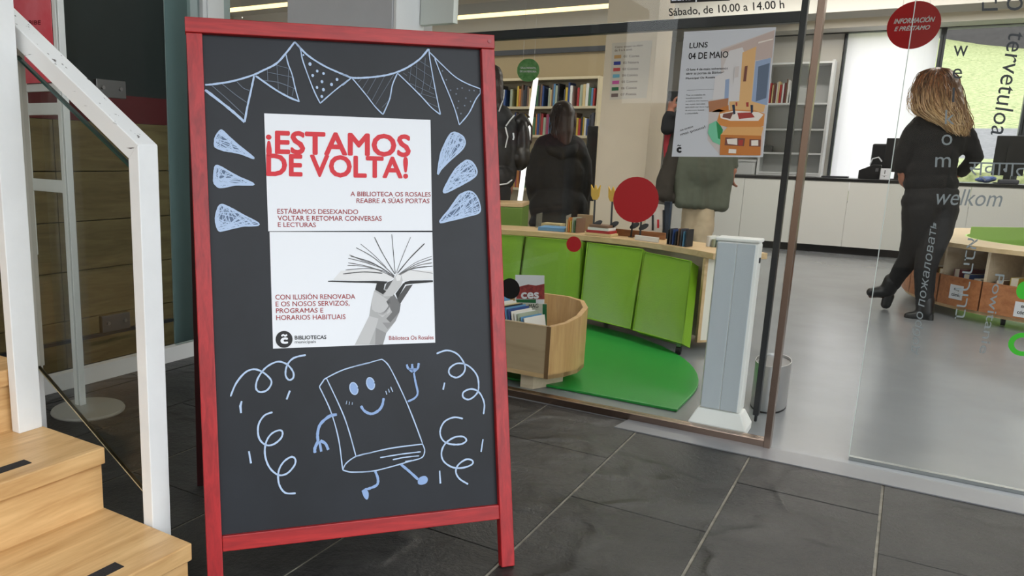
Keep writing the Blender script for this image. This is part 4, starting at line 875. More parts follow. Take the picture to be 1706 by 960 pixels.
MB().box(gx0 - .003, gx1 + .003, gy0 - .006, gy1 + .003, gzt - .014, gzt).build('cap', GW, g, bevel=.005)
MB().box(gx1 - .001, gx1 + .004, gy0 + .03, gy0 + .045, gzt - .09, gzt - .07).build('sensor', DARK, g)
# ---- small steel bin
cb = V((-.405, 3.655, 0)); hb = .205
t = thing('waste_bin', 'small oval stainless steel bin standing beside the white gate', 'bin', cb)
ST_ = mat('bin_steel', (196, 196, 196), .38, .9, bump=.04, bscale=60)
def oval(prof, name, m, par):
    mb = MB().lathe(prof, (0, 0, 0), 48); mb.v = [(cb.x + x*.55, cb.y + y*1.1, z_) for x, y, z_ in mb.v]; return mb.build(name, m, par, smooth=True)
oval([(.127, .006), (.128, .008), (.128, hb), (.124, hb), (.122, hb - .012)], 'body', ST_, t)
oval([(0, hb - .008), (.121, hb - .009)], 'lid', mat('bin_lid', (112, 112, 114), .3, .9), t)
oval([(0, 0), (.129, 0), (.129, .006), (.1, .006)], 'base_ring', DARK, t)
# ---- cream column with its legend sheet
KX0, KX1, KY0, KY1 = -2.247, -1.834, 6.5, 6.95
struct(MB().box(KX0, KX1, KY0, KY1, 0, 3.05).build('column', mat('column_cream', (222, 206, 182), .6, var=.02), bevel=.004))
KF = Frame((0, KY0 - .001, 0), (1,0,0), (0,0,1), (0,-1,0))
lg = thing('legend_sheet', 'book colour legend sheet with seven coloured squares on the cream column', 'sign', KF.pt(*KF.px(1050, 118)))
sheet('sheet', KF, [(1020,72),(1087,67),(1077,163),(1015.5,166.5)], .001, mat('legend_paper', (206, 196, 180), .6), lg); KF2 = Frame(KF.pt(0, 0, .0012), (1,0,0), (0,0,1), (0,-1,0))
for i, c_ in enumerate([(196,150,90), (40,50,140), (200,70,66), (110,170,190), (196,80,150), (30,100,60), (110,90,84)]):
    x, y = 1023.2 - i*.85, 94.6 + i*10.7; mb = MB(); patch(mb, KF2, [(x, y + 3.2), (x + 11.5, y + 2.6), (x + 11.8, y - 3.2), (x + .3, y - 2.6)], .0003); mb.build('colour_square', mat('legend_%d' % i, c_, .6), lg, recalc=False)
mb = MB()
put_text(mb, KF2, 'Cómo atopar un libro', (1024.5,81.5), (1071,78), (1024.5,77), .01, .0003); put_text(mb, KF2, 'de 0 a 6 anos', (1024,86), (1053,84), (1024,82), .01, .0003)
for i, s_ in enumerate(('01 Cores', '02 Natura', '03 Contos', '04 Cómics', '05 Contos', '06 Contos', '07 Poesía')):
    x, y = 1039 - i*.85, 94 + i*10.6; put_text(mb, KF2, s_, (x, y + 2), (x + 26, y + .8), (x, y - 2), .01, .0003)
mb.build('lettering', mat('legend_ink', (96, 70, 60), .6), lg, recalc=False)
# ---- bookcase on the far side
BCY = 9.0; bc = thing('bookcase', 'long white bookcase with pale shelves behind the visitors', 'bookcase', (-4.4, BCY + .15, 0))
SH = [1.97, 1.636, 1.30, .97, .66]; bx0, bx1 = -6.4, -3.15
SHM = mat('shelf_cream', (206, 192, 160), .5)
for zz in SH: MB().box(bx0 + .02, bx1 - .02, BCY, BCY + .30, zz - .03, zz).build('shelf', SHM, bc, bevel=.002)
MB().box(bx0, bx1, BCY + .30, BCY + .32, 0, 1.97).build('back_panel', mat('bookcase_back', (176, 164, 138), .7), bc)
for xx in (bx0, -4.75, bx1 - .02): MB().box(xx, xx + .02, BCY + .001, BCY + .30, 0, 1.97).build('side_panel', SHM, bc)
struct(MB().box(-9.2, -3.1, BCY + .33, BCY + .4, 0, 3.05).build('wall_partition', mat('partition_beige', (150, 136, 108), .8)))
struct(MB().box(-9.2, -3.1, BCY + .29, BCY + .33, 2.28, 2.34).build('trim_11', BLACK))
for k, (zz, lab) in enumerate(((1.636, 'children\'s book on the upper shelf of the far bookcase'), (1.30, 'book on the middle shelf of the far bookcase'), (.66, 'book on the low shelf of the far bookcase'))):
    protos = {}
    xx = -4.70 if k < 2 else -4.65
    while xx < bx1 - .05:
        ci = random.randrange(15); wb = random.choice((.016, .022, .028, .034)); key = (ci, wb)
        hh = random.uniform(.19, .27)
        ob = bookgeo(wb, .19, hh).build('book', [BOOKM[ci], PAGES], recalc=False); ob.location = (xx + wb/2, BCY + .12, zz + .0005)
        tag(ob, lab, 'book', ['books on the upper shelf', 'books on the middle shelf', 'books on the low shelf'][k]); xx += wb + .0025
        if random.random() < .05: xx += .06
lt0, lt1 = D(893, 130, 7.9), D(868, 320, 7.9)  # bright streak built as a glowing strip; its foot and stem are made up
t = thing('glowing_strip', 'slim leaning glowing white strip beside the far bookcase', 'lamp', (lt1.x, lt1.y, 0))
mb = MB(); bar(mb, lt1 - (lt0 - lt1)*.75, lt0, HR, .045, HF, .04); mb.build('strip', mat('strip_glow', (255, 255, 250), .5, emit=1.0), t)
lb = lt1 - (lt0 - lt1)*.75
MB().cyl((lb.x, lb.y, 0), (lb.x, lb.y, .02), .12).build('foot', DARK, t); MB().cyl((lb.x, lb.y, .0), (lb.x, lb.y, lb.z + .02), .012).build('stem', DARK, t)
# dark display screen near the column
a, b = D(988, 210, 7.6), D(980, 335, 7.6)
t = thing('display_screen', 'dark upright display screen on a stand behind the hooded visitor', 'screen', (b.x, b.y, 0))
mb = MB(); bar(mb, b, a, HR, .10, HF, .04); mb.build('screen', DARK, t, bevel=.006)
MB().cyl((b.x, b.y, .01), (b.x, b.y, b.z + .02), .02).build('pole', DARK, t); MB().cyl((b.x, b.y, 0), (b.x, b.y, .015), .16, seg=32).build('base', DARK, t)
# ---- hanging signs
def hang(name, label, c, r, axis_u, m, lines, tm):
    fr = Frame(c, axis_u, (0,0,1)); o = thing(name, label, 'sign', c)
    e = ellipse(fr, 0, 0, r, r, n=48); MB().prism([fr.pt(a, b, -.003) for a, b in e], fr.n*.006).build('disc', m, o)
    f2 = Frame(fr.pt(0, 0, .0035), axis_u, (0,0,1)); mb = MB()
    for s_, x0, x1, y0, y1, it in lines: put_text(mb, f2, s_, (x0*r, y0*r), (x1*r, y0*r), (x0*r, y1*r), .03, .0004, 0, it, px=False)
    mb.build('lettering', tm, o, recalc=False)
    for s_ in (-.5, .5):
        p = fr.pt(s_*r, r*.85, 0); MB().cyl(p, (p.x, p.y, 3.05), .0012, seg=6).build('wire', STEEL, o)
    return o
hang('hanging_sign', 'red round hanging sign INFORMACIÓN E PRÉSTAMO over the desk', D(1522, 42, 6.6), .193, (1,0,0), mat('sign_red', (196, 26, 34), .5), [('INFORMACIÓN', -.76, .76, .09, .36, .3), ('E PRÉSTAMO', -.70, .62, -.22, .02, .3)], PAPER)
hang('hanging_sign', 'small green round hanging sign in front of the far bookshelves', D(880, 117, 7.6), .108, (.86, .5, 0), mat('sign_green', (70, 140, 66), .5, c2=(120, 170, 110), scale=30), [('SALA INFANTIL', -.7, .7, .1, .28, 0), ('DE LA MEMORIA', -.75, .75, -.2, -.02, 0)], PAPER)
# ---- information desk
CYF = 10.6; CT = .885
ds = thing('information_desk', 'long white information desk with a black top and black plinth', 'desk', (0, CYF + .35, 0))
PNL = mat('desk_white', (220, 220, 214), .4)
sx = [-2.6, -1.75, at(1408, 360, 1, CYF).x, at(1611, 360, 1, CYF).x, 1.6, 2.6, 3.6]
for a, b in zip(sx, sx[1:]): MB().box(a + .002, b - .002, CYF, CYF + .02, .09, CT - .035).build('front_panel', PNL, ds)
MB().box(-2.6, 3.6, CYF + .05, CYF + .07, 0, .09).build('plinth', DARK, ds)
MB().box(-2.62, 3.62, CYF - .01, CYF + .75, CT - .035, CT).build('desk_top', mat('desk_black', (24, 24, 26), .3), ds, bevel=.002)
for a in (-2.6, .5, 3.58): MB().box(a, a + .02, CYF + .02, CYF + .7, 0, CT - .036).build('end_panel', PNL, ds)
def cz(x, y, Y): return at(x, y, 1, Y)
Y1 = 10.9
def slab(x0, x1, y0, y1, Y, dep, name, m, par, zmin=None, bevel=.006):
    a, b = cz(x0, y1, Y), cz(x1, y0, Y); z0_ = a.z if zmin is None else zmin
    return MB().box(min(a.x,b.x), max(a.x,b.x), Y, Y + dep, z0_, b.z).build(name, m, par, bevel=bevel)
def monitor(x0, x1, y0, Y, label):
    a, b = cz(x0, y0, Y), cz(x1, y0, Y); t = thing('monitor', label, 'monitor', ((a.x+b.x)/2, Y, CT))
    zb_ = CT + .09; MB().box(a.x, b.x, Y, Y + .03, zb_, a.z).build('screen_housing', DARK, t, bevel=.006)
    MB().box((a.x+b.x)/2 - .03, (a.x+b.x)/2 + .03, Y - .03, Y, CT + .01, a.z - .1).build('stand_neck', DARK, t); MB().box((a.x+b.x)/2 - .11, (a.x+b.x)/2 + .11, Y - .09, Y + .1, CT, CT + .012).build('stand_foot', DARK, t, bevel=.003); return t
monitor(1478, 1530, 230, 11.05, 'black monitor seen from behind, partly covered by the walking woman')
monitor(1662, 1716, 226, 10.95, 'black monitor seen from behind at the end of the desk past the woman')
t = thing('office_chair', 'black office chair behind the desk in front of the white blind', 'chair', (cz(1462, 260, 11.75).x, 11.75, 0))
a, b = cz(1446, 300, 11.75), cz(1486, 240, 11.75); cx_ = (a.x + b.x)/2
MB().box(a.x, b.x, 11.72, 11.78, .62, b.z).build('backrest', DARK, t, bevel=.02); MB().box(cx_ - .23, cx_ + .23, 11.3, 11.72, .44, .52).build('seat', DARK, t, bevel=.02)
MB().cyl((cx_, 11.52, .07), (cx_, 11.52, .45), .025).build('gas_column', DARK, t)
for k in range(5):
    an = k*2*math.pi/5; e_ = V((cx_ + .28*math.cos(an), 11.52 + .28*math.sin(an), .06)); mb = MB(); bar(mb, (cx_, 11.52, .09), e_, (0,0,1), .03, (math.sin(an), -math.cos(an), 0), .04); lg_ = mb.build('leg', DARK, t)
    MB().cyl(e_ + V((0, -.012, -.031)), e_ + V((0, .012, -.031)), .029, seg=14).build('caster', DARK, lg_)
t = thing('receipt_printer', 'black sloping receipt printer on the desk before the office chair', 'printer', (cz(1450, 290, Y1).x, Y1, CT))
a, b = cz(1430, 290, Y1), cz(1468, 275, Y1)
MB().prism([(a.x, Y1, CT), (a.x, Y1, CT + .10), (a.x + .14, Y1, b.z), (b.x, Y1, b.z), (b.x, Y1, CT)], (0, .22, 0)).build('body', DARK, t, bevel=.004)
MB().box(a.x + .17, b.x - .02, Y1 - .004, Y1 + .002, CT + .09, CT + .13).build('buttons_panel', mat('printer_grey', (90, 92, 96), .4), t)
MB().tube([(b.x - .12, Y1 + .1, b.z), (b.x - .10, Y1 + .1, b.z + .07), (b.x - .04, Y1 + .1, b.z + .09), (b.x + .0, Y1 + .1, b.z + .04)], .008, 8).build('paper_loop', PAPER, t, smooth=True)
t = thing('white_device', 'small white box with a dark lens beside the receipt printer', 'device', (cz(1475, 290, Y1 - .1).x, Y1 - .1, CT))
a, b = cz(1466, 293, Y1 - .1), cz(1484, 281, Y1 - .1)
MB().box(a.x, b.x, Y1 - .1, Y1 - .03, CT, b.z).build('body', PAPER, t, bevel=.004); MB().box(a.x + .04, b.x - .05, Y1 - .102, Y1 - .099, CT + .03, b.z - .02).build('window', DARK, t); MB().ball(((a.x+b.x)/2 - .005, Y1 - .102, (CT + b.z)/2 - .01), (.028, .004, .012)).build('lens', PAPER, t)
tag(MB().box(cz(1368, 296, Y1).x, cz(1412, 296, Y1).x, Y1, Y1 + .25, CT, CT + .02).build('paper_tray', mat('tray_dark', (40, 42, 48), .5), bevel=.003), 'thin dark paper tray lying on the desk under the blind', 'tray')
cl = MB(); a, b = cz(1627, 298, Y1 - .2), cz(1658, 298, Y1 - .2); cl.ball(((a.x+b.x)/2, Y1 - .14, CT + .042), ((b.x-a.x)/2, .09, .035)); cl.ball((b.x - .05, Y1 - .16, CT + .05), (.07, .06, .03)); cl.ball((a.x + .06, Y1 - .15, CT + .038), (.08, .06, .028))
tag(organic('blue_cloth', cl, mat('blue_cloth', (36, 66, 150), .8, c2=(150, 170, 210), scale=25), None, .012, 3, .5, .006, 30), 'crumpled blue and white cloth lying on the desk', 'cloth')
tag(MB().box(cz(1664, 298, Y1 - .22).x, cz(1699, 298, Y1 - .22).x, Y1 - .24, Y1 - .1, CT, CT + .05).build('grey_case', mat('case_grey', (74, 76, 84), .7), bevel=.015), 'soft grey case on the desk under the end monitor', 'case')
# ---- white shelving on the back wall
w0, w1 = -1.88, -1.06; WY = 12.22
wu = thing('wall_shelving', 'white shelving unit on the back wall beside the blind', 'shelving', ((w0+w1)/2, WY, 0))
for xx in (w0, w1 - .03): MB().box(xx, xx + .03, WY, WY + .34, 0, 2.42).build('side_panel', WHITE, wu)
zs = [.92, 1.19, 1.515, 1.86, 2.40]
for zz in zs: MB().box(w0 + .03, w1 - .03, WY + .002, WY + .34, zz - .025, zz).build('shelf', WHITE, wu)
MB().box(w0 + .03, w1 - .03, WY + .33, WY + .34, .9, 2.4).build('back_panel', mat('shelf_back', (196, 198, 196), .6), wu)
MB().box(w0 + .03, (w0+w1)/2 - .002, WY, WY + .02, .05, .89).build('cupboard_door', WHITE, wu); MB().box((w0+w1)/2 + .002, w1 - .03, WY, WY + .02, .05, .89).build('cupboard_door', WHITE, wu)
xx = at(1281, 165, 1, WY).x
for i in range(11):
    wb = random.choice((.016, .022, .028)); ob = bookgeo(wb, .2, random.uniform(.24, .33)).build('book', [BOOKM[[0, 2, 7, 13, 4, 2, 0, 12, 13, 7, 12][i]], PAGES], recalc=False); ob.location = (xx, WY + .13, 1.8605); ob.rotation_euler = (0, 0, 0); tag(ob, 'book in the row on the top white shelf beside the notice', 'book', 'books on the white shelf'); xx += wb + .003
tag(MB().box(max(xx + .01, at(1302, 160, 1, WY).x), at(1311, 160, 1, WY).x + .04, WY + .05, WY + .2, 1.86, 2.02).build('file_box', PAPER, bevel=.003), 'white file box closing the book row on the white shelf', 'box')
tag(MB().box(at(1268, 255, 1, WY).x, at(1284, 255, 1, WY).x, WY + .05, WY + .2, 1.19, 1.28).build('dark_device', mat('dev_dark', (70, 72, 70), .5), bevel=.004), 'dark device on the lower white shelf under the notice', 'device')
# low white cupboards left of the desk
lw_ = thing('low_cupboard', 'low white cupboard behind the desk under the notice', 'cabinet', (-2.4, 12.2, 0))
MB().box(-3.0, -1.9, 12.15, 12.58, .04, 1.05).build('carcass', WHITE, lw_); MB().box(-3.02, -1.89, 12.13, 12.58, 1.05, 1.08).build('top', WHITE, lw_)
for k in range(3): MB().box(-2.98 + k*.36, -2.64 + k*.36, 12.135, 12.15, .08, 1.03).build('door', WHITE, lw_)
# ---- round comics table
RC = V((1.34, 7.55, 0)); RR = 1.30
rt = thing('round_comics_table', 'round beech table with a green hole and comic bins around its side', 'table', RC)
zt_ = .525; hole = .93
def ringmesh(r0_, r1_, z0_, z1_, seg=72): return MB().lathe([(r0_, z0_), (r1_, z0_), (r1_, z1_), (r0_, z1_), (r0_, z0_)], RC, seg)
ringmesh(hole, RR + .02, zt_ - .03, zt_).build('table_top', wood('beech_top', (222, 196, 152), (208, 180, 134), (2, 8, 8)), rt)
ringmesh(hole + .02, RR - .02, .06, .085).build('bottom_board', BEECH, rt)
ringmesh(hole - .012, hole, .08, zt_ + .0).build('inner_lining', mat('lime_lining', (192, 230, 130), .5), rt)
ringmesh(RR - .36, RR - .34, .085, zt_ - .03).build('inner_wall', BIRCH, rt)
ang = [math.radians(d) for d in (172, 196, 214, 229.5, 247, 264, 282, 300, 330, 0, 40, 80, 120, 150)]
for k in range(len(ang)):
    a0_, a1_ = ang[k], ang[(k+1) % len(ang)]; a1_ = a1_ if a1_ > a0_ else a1_ + 2*math.pi
    MB().lathe([(RR - .018, .085), (RR, .085), (RR, .29), (RR - .018, .29), (RR - .018, .085)], RC, 8, 0, a0_ + .004, a1_ - .004).build('bin_front', CHERRY, rt)
    d_ = V((math.cos(a0_), math.sin(a0_), 0)); p_ = V((-d_.y, d_.x, 0))*.01
    MB().prism([RC + d_*(RR - .34) - p_ + V((0,0,.085)), RC + d_*(RR - .02) - p_ + V((0,0,.085)), RC + d_*(RR - .02) + p_ + V((0,0,.085)), RC + d_*(RR - .34) + p_ + V((0,0,.085))], (0, 0, zt_ - .03 - .085)).build('divider', BIRCH, rt)
for k in range(8):
    an = math.radians(170 + k*32); p_ = RC + V((math.cos(an), math.sin(an), 0))*(RR - .12); MB().cyl(p_ + V((-.012, 0, .03)), p_ + V((.012, 0, .03)), .03, seg=16).build('caster', DARK, rt)
MB().prism([RC + V((-.9, .02, zt_ - .03)), RC + V((.1, .86, zt_ - .03)), RC + V((.1, .875, zt_ - .03)), RC + V((-.9, .035, zt_ - .03))], (0, 0, .10)).build('lime_panel', mat('lime_lining', (192, 230, 130)), rt)
for k, (px_, py_) in enumerate(((1593, 487), (1706, 517))):
    # paper label lies on the bin front: find the point of the round side on that sight line
    d_ = ray(px_, py_); A_ = d_.x**2 + d_.y**2; B_ = 2*((CO.x - RC.x)*d_.x + (CO.y - RC.y)*d_.y); C_ = (CO.x - RC.x)**2 + (CO.y - RC.y)**2 - (RR + .001)**2
    disc = B_*B_ - 4*A_*C_
    if disc < 0: continue
    p_ = CO + d_*((-B_ - math.sqrt(disc))/(2*A_)); nn = V((p_.x - RC.x, p_.y - RC.y, 0)).normalized(); fr = Frame(p_, V((-nn.y, nn.x, 0)), (0,0,1), nn)
    lab = sheet('paper_label', fr, [(-.055, -.05), (.055, -.05), (.055, .05), (-.055, .05)], .001, PAPER, rt, px=False)
    f2 = Frame(fr.pt(0, 0, .0014), fr.u, fr.v, nn); mb = MB(); put_text(mb, f2, '82J', (-.02, .008), (.022, .008), (-.02, .03), .02, .0003, px=False); put_text(mb, f2, 'cómic', (-.035, -.03), (.036, -.03), (-.035, -.006), .02, .0003, px=False)
    o = mb.build('lettering', INK, recalc=False); o.parent = lab; o.matrix_parent_inverse = lab.matrix_parent_inverse.copy() if False else Matrix.Translation(-RC)
    o.parent = lab; o.matrix_parent_inverse = Matrix()
    o.matrix_parent_inverse = Matrix.Identity(4)
for k, deg in enumerate((203, 207, 211, 218, 222, 226, 233, 237, 241, 245, 252, 256, 260)):
    an = math.radians(deg); d_ = V((math.cos(an), math.sin(an), 0)); c_ = RC + d_*(RR - .16)
    ob = book('comic', 'comic album standing in a bin of the round table', 'comic', .05, .22, random.uniform(.2, .26), BOOKM[(k*3+4) % 15], (c_.x, c_.y, .0855), an - math.pi/2 + math.pi/2*0, 0, group='comics in the round table bins')
# ================================================================== PEOPLE
class Fig:                                      # lays a figure's joints out on sight lines at its own distance
    def __init__(s, zc): s.z = zc
    def p(s, x, y, dz=0): return D(x, y, s.z + dz)
    def r(s, px): return px*s.z/F
    def ch(s, mb, pts):                         # pts: (x, y, radius px, dz)
        mb.caps([(s.p(x, y, d), s.r(r)) for x, y, r, d in pts]); return s
    def el(s, mb, x, y, dz, rx_, rd, rz_, rot=0, tilt=0):      # ellipsoid: half width, half depth, half height in px
        M = Matrix((HR, HF, V((0,0,1)))).transposed() @ Matrix.Rotation(rot, 3, 'Z') @ Matrix.Rotation(tilt, 3, 'Y')
        mb.ball(s.p(x, y, dz), (s.r(rx_), s.r(rd), s.r(rz_)), M, 0, 20, 14); return s
def hand(mb, wrist, fwd, side, k=1.0, curl=.5):                # palm, four unequal bent fingers and a thumb from the side of the palm
    fwd = V(fwd).normalized(); side = V(side); side = (side - fwd*side.dot(fwd)).normalized(); nrm = fwd.cross(side)
    W = V(wrist); pc = W + fwd*.045*k
    for s_ in (-1.1, -.35, .35, 1.1): mb.caps([(W + side*s_*.014*k, .014*k), (W + fwd*.085*k + side*s_*.02*k, .0115*k)])
    for s_, L in ((-1.1, .9), (-.35, 1.05), (.35, 1.0), (1.1, .78)):
        b = W + fwd*.088*k + side*s_*.022*k; c1 = math.cos(curl); s1 = math.sin(curl); c2, s2 = math.cos(curl*2.1), math.sin(curl*2.1)
        m_ = b + (fwd*c1 + nrm*s1)*.036*k*L; e_ = m_ + (fwd*c2 + nrm*s2)*.034*k*L
        mb.caps([(b, .0092*k), (m_, .0085*k), (e_, .007*k)])
    t0 = W + fwd*.025*k + side*.026*k; t1 = t0 + (side*.8 + fwd*.7 + nrm*.3).normalized()*.034*k; t2 = t1 + (fwd*.9 + side*.25 + nrm*.4).normalized()*.03*k
    mb.caps([(t0, .013*k), (t1, .0105*k), (t2, .0085*k)])
def head(mb, c, face, k=1.0):                                   # skull, jaw, nose, ears, neck root; face is the direction the person looks
    f_ = V((face[0], face[1], face[2] if len(face) > 2 else 0)).normalized(); s_ = f_.cross(V((0,0,1))).normalized(); u_ = s_.cross(f_)
    M = Matrix((s_, f_, u_)).transposed(); c = V(c)
    mb.ball(c + u_*.02*k, (.073*k, .092*k, .098*k), M, 0, 20, 14); mb.ball(c + f_*.028*k - u_*.052*k, (.052*k, .058*k, .06*k), M, 0, 16, 10)
    mb.caps([(c + f_*.088*k + u_*.012*k, .009*k), (c + f_*.105*k - u_*.018*k, .013*k)])
    mb.caps([(c + f_*.082*k - u_*.05*k - s_*.018*k, .008*k), (c + f_*.086*k - u_*.05*k, .009*k), (c + f_*.082*k - u_*.05*k + s_*.018*k, .008*k)])
    for q in (-1, 1): mb.ball(c + s_*q*.074*k - u_*.008*k - f_*.005*k, (.01*k, .02*k, .03*k), M, 0, 10, 8)
    return f_, s_, u_
def eyes(par, c, fsu, k=1.0):
    f_, s_, u_ = fsu; c = V(c)
    for q in (-1, 1):
        mb = MB(); mb.ball(c + f_*.078*k + s_*q*.03*k + u_*.012*k, .013*k, None, 0, 12, 8); e = mb.build('eye', mat('eye_white', (220, 216, 210), .3), par, smooth=True)
        MB().ball(c + f_*.089*k + s_*q*.03*k + u_*.012*k, .0055*k, None, 0, 10, 6).build('iris', mat('iris_brown', (60, 40, 26), .3), e, smooth=True)
        b_ = c + f_*.083*k + s_*q*.03*k + u_*.036*k
        MB().caps([(b_ - s_*.018*k, .003*k), (b_ + f_*.004*k, .004*k), (b_ + s_*.018*k - f_*.004*k, .003*k)]).build('eyebrow', mat('brow', (70, 48, 30), .8), par, smooth=True)
def hairmat(name, root, tip, zt, zb_):
    m = bpy.data.materials.new(name); m.use_nodes = True; nt = m.node_tree; b = nt.nodes['Principled BSDF']; b.inputs['Roughness'].default_value = .42
    g = nt.nodes.new('ShaderNodeNewGeometry'); sp_ = nt.nodes.new('ShaderNodeSeparateXYZ'); nt.links.new(g.outputs['Position'], sp_.inputs[0])
    mr = nt.nodes.new('ShaderNodeMapRange'); mr.inputs['From Min'].default_value = zt; mr.inputs['From Max'].default_value = zb_; nt.links.new(sp_.outputs['Z'], mr.inputs['Value'])
    rnd = nt.nodes.new('ShaderNodeTexNoise'); rnd.inputs['Scale'].default_value = 34; nt.links.new(g.outputs['Position'], rnd.inputs['Vector'])
    ad = nt.nodes.new('ShaderNodeMath'); ad.operation = 'MULTIPLY_ADD'; ad.inputs[1].default_value = .7; nt.links.new(rnd.outputs['Fac'], ad.inputs[0]); nt.links.new(mr.outputs[0], ad.inputs[2])
    r = nt.nodes.new('ShaderNodeValToRGB'); r.color_ramp.elements[0].position = .28; r.color_ramp.elements[0].color = lin(root) + (1,); r.color_ramp.elements[1].position = 1.15; r.color_ramp.elements[1].color = lin(tip) + (1,)
    nt.links.new(ad.outputs[0], r.inputs[0]); nt.links.new(r.outputs[0], b.inputs['Base Color']); return m
def strands(fg, Lp, Rp, n, wavy, dep, rad, m, par, seed=3, over=0):
    rnd = random.Random(seed); mb = MB(); K = 22
    def interp(pl, t):
        q = t*(len(pl)-1); i = min(int(q), len(pl)-2); f_ = q - i; return (pl[i][0] + (pl[i+1][0]-pl[i][0])*f_, pl[i][1] + (pl[i+1][1]-pl[i][1])*f_)
    for i in range(n):
        s0 = rnd.random(); ph = rnd.random()*6.28; am = rnd.uniform(.4, 1)*wavy; fq = rnd.uniform(9, 15); tend = rnd.uniform(.80, 1.0); t0 = rnd.uniform(0, .12); lay = rnd.uniform(.82, 1.05)
        pts = []
        for k in range(K):
            t = t0 + (tend - t0)*k/(K-1); l_, r_ = interp(Lp, t), interp(Rp, t)
            s_ = s0 + .06*math.sin(ph + 5*t); s_ = min(max(s_, -.02), 1.02)
            x = l_[0] + (r_[0]-l_[0])*s_ + am*math.sin(fq*t + ph)*min(1, t*2.5); y = l_[1] + (r_[1]-l_[1])*s_ + am*.5*math.cos(fq*t + ph)*min(1, t*2)
            bul = dep*math.sqrt(max(0, 1 - (2*s_-1)**2))*min(1, math.sqrt(max(0, t)*3.2)+.15)*lay
            pts.append(fg.p(x, y, -fg.r(bul)))
        r0_ = rad*rnd.uniform(.6, 1.2); mb.tube(pts, [r0_*(.7 + .5*math.sin(math.pi*min(1, k/(K-1)*1.1))) if k < K-1 else r0_*.25 for k in range(K)], 4, rnd.choice((0, 0, 1, 1, 2)) if isinstance(m, list) else 0)
    return mb.build('hair_strands', m, par, smooth=True, recalc=False)
BLKK = mat('black_knit', (15, 15, 18), .85, var=.12, scale=12)
DENIM = mat('black_denim', (17, 17, 20), .8, var=.25, scale=20, bump=.15, bscale=150)
BOOT = mat('black_leather', (20, 20, 22), .35)
# ------------------------------------------------------------------ the woman walking across the library
W_ = Fig(5.47)
per = thing('person', 'woman with wavy blond hair in black clothes and heeled boots walking away', 'person', fl(1548, 533))
body = MB(); hc = W_.p(1561, 160, -.02); lookd = -HR*.45 + HF*.9
fsu = head(body, hc, lookd, 1.02)
W_.ch(body, [(1562,180,11,0), (1563,212,13,0)]); W_.el(body, 1563, 240, 0, 30, 16, 34); W_.el(body, 1556, 300, 0, 27, 16, 46); W_.el(body, 1551, 335, 0, 30, 18, 26)
W_.ch(body, [(1528,218,8,0), (1505,258,7.5,.02), (1502,282,6.5,.04)]); W_.ch(body, [(1600,224,8,0), (1622,262,7.5,-.03), (1604,287,7,.08)])
hand(body, W_.p(1503, 280, .04), V((0.02,0,-1)) + HR*.06, HF, .95, .35); hand(body, W_.p(1604, 287, .08), -HR*.8 + V((0,0,-.35)) + HF*.5, V((0,0,1)), .95, .6)
W_.ch(body, [(1562,350,15,0), (1547,432,10,-.03), (1541,510,7,0)]); W_.ch(body, [(1536,350,15,0), (1519,420,10,.12), (1485,476,7,.30)])
o = organic('body', body, SKIN, per, .0075, 4, .4); eyes(per, hc, fsu, 1.02)
top = MB()
W_.el(top, 1563, 236, 0, 49, 27, 36, 0, .05); W_.el(top, 1554, 268, 0, 40, 27, 42); W_.el(top, 1551, 306, 0, 44, 29, 26); W_.el(top, 1550, 288, 0, 41, 28, 30)
W_.ch(top, [(1535,204,11,0), (1563,198,13,0), (1594,209,12,0)])
W_.ch(top, [(1531,206,13,0), (1521,222,16,0), (1506,255,14,.02), (1501,278,11,.04)]); W_.ch(top, [(1598,212,13,0), (1609,228,16,0), (1625,262,12,-.03), (1603,286,10,.07)])
top.ball(W_.p(1562, 200, -.02), .06)
o = organic('sweater', top, BLKK, per, .010, 6, .5, .0045, 18)
cr_ = MB(); W_.ch(cr_, [(1540,200,6,0), (1562,196,6,-.05), (1584,204,6,0)]); cr_.build('collar', BLKK, per, smooth=True)
leg = MB()
W_.el(leg, 1550, 336, 0, 46, 30, 30); W_.el(leg, 1552, 320, 0, 43, 28, 18)
W_.ch(leg, [(1566,350,27,0), (1559,388,24,-.015), (1546,430,18,-.03), (1541,450,16,-.02), (1540,490,14,0), (1541,514,12,0)])
W_.ch(leg, [(1533,352,27,0), (1529,390,24,.05), (1518,424,18,.12), (1510,438,16,.15), (1494,462,13,.24), (1487,474,12,.28)])
o = organic('trousers', leg, DENIM, per, .010, 5, .5, .004, 22)
for nm, pts, heel, toe in (('boot', [(1541,500,14,0), (1541,520,13,0)], [(1548,526,6.5,-.02), (1548,535,6,-.02)], [(1541,525,10,0), (1527,526,9,.02), (1514,527,7.5,.04)]),
                           ('boot', [(1487,468,14,.27), (1480,482,13,.31)], [(1480,494,9,.33), (1476,507,8,.34)], [(1476,485,11,.32), (1463,486,10,.33), (1452,487,8.5,.34)])):
    mb = MB(); W_.ch(mb, pts); W_.ch(mb, toe); W_.ch(mb, [pts[1], toe[0]]); bo = organic(nm, mb, BOOT, per, .008, 5, .5)
    mb = MB(); W_.ch(mb, heel); mb.build('heel', DARK, bo, smooth=True).parent = bo
    mb = MB(); W_.ch(mb, [(toe[-1][0] - 2, toe[-1][1] + toe[-1][2] - 2, 3, toe[-1][3]), (toe[1][0], toe[1][1] + 7, 3, toe[1][3]), (heel[0][0], heel[0][1] + 1, 3, heel[0][3])]); mb.build('sole', mat('boot_sole', (66, 44, 36), .4), bo, smooth=True).parent = bo
HM = hairmat('blond_hair', (150, 88, 46), (224, 190, 140), hc.z + .13, hc.z - .33)
hull = MB()
W_.el(hull, 1561, 148, 0, 31, 32, 32); W_.el(hull, 1560, 172, -.0, 31, 30, 32)
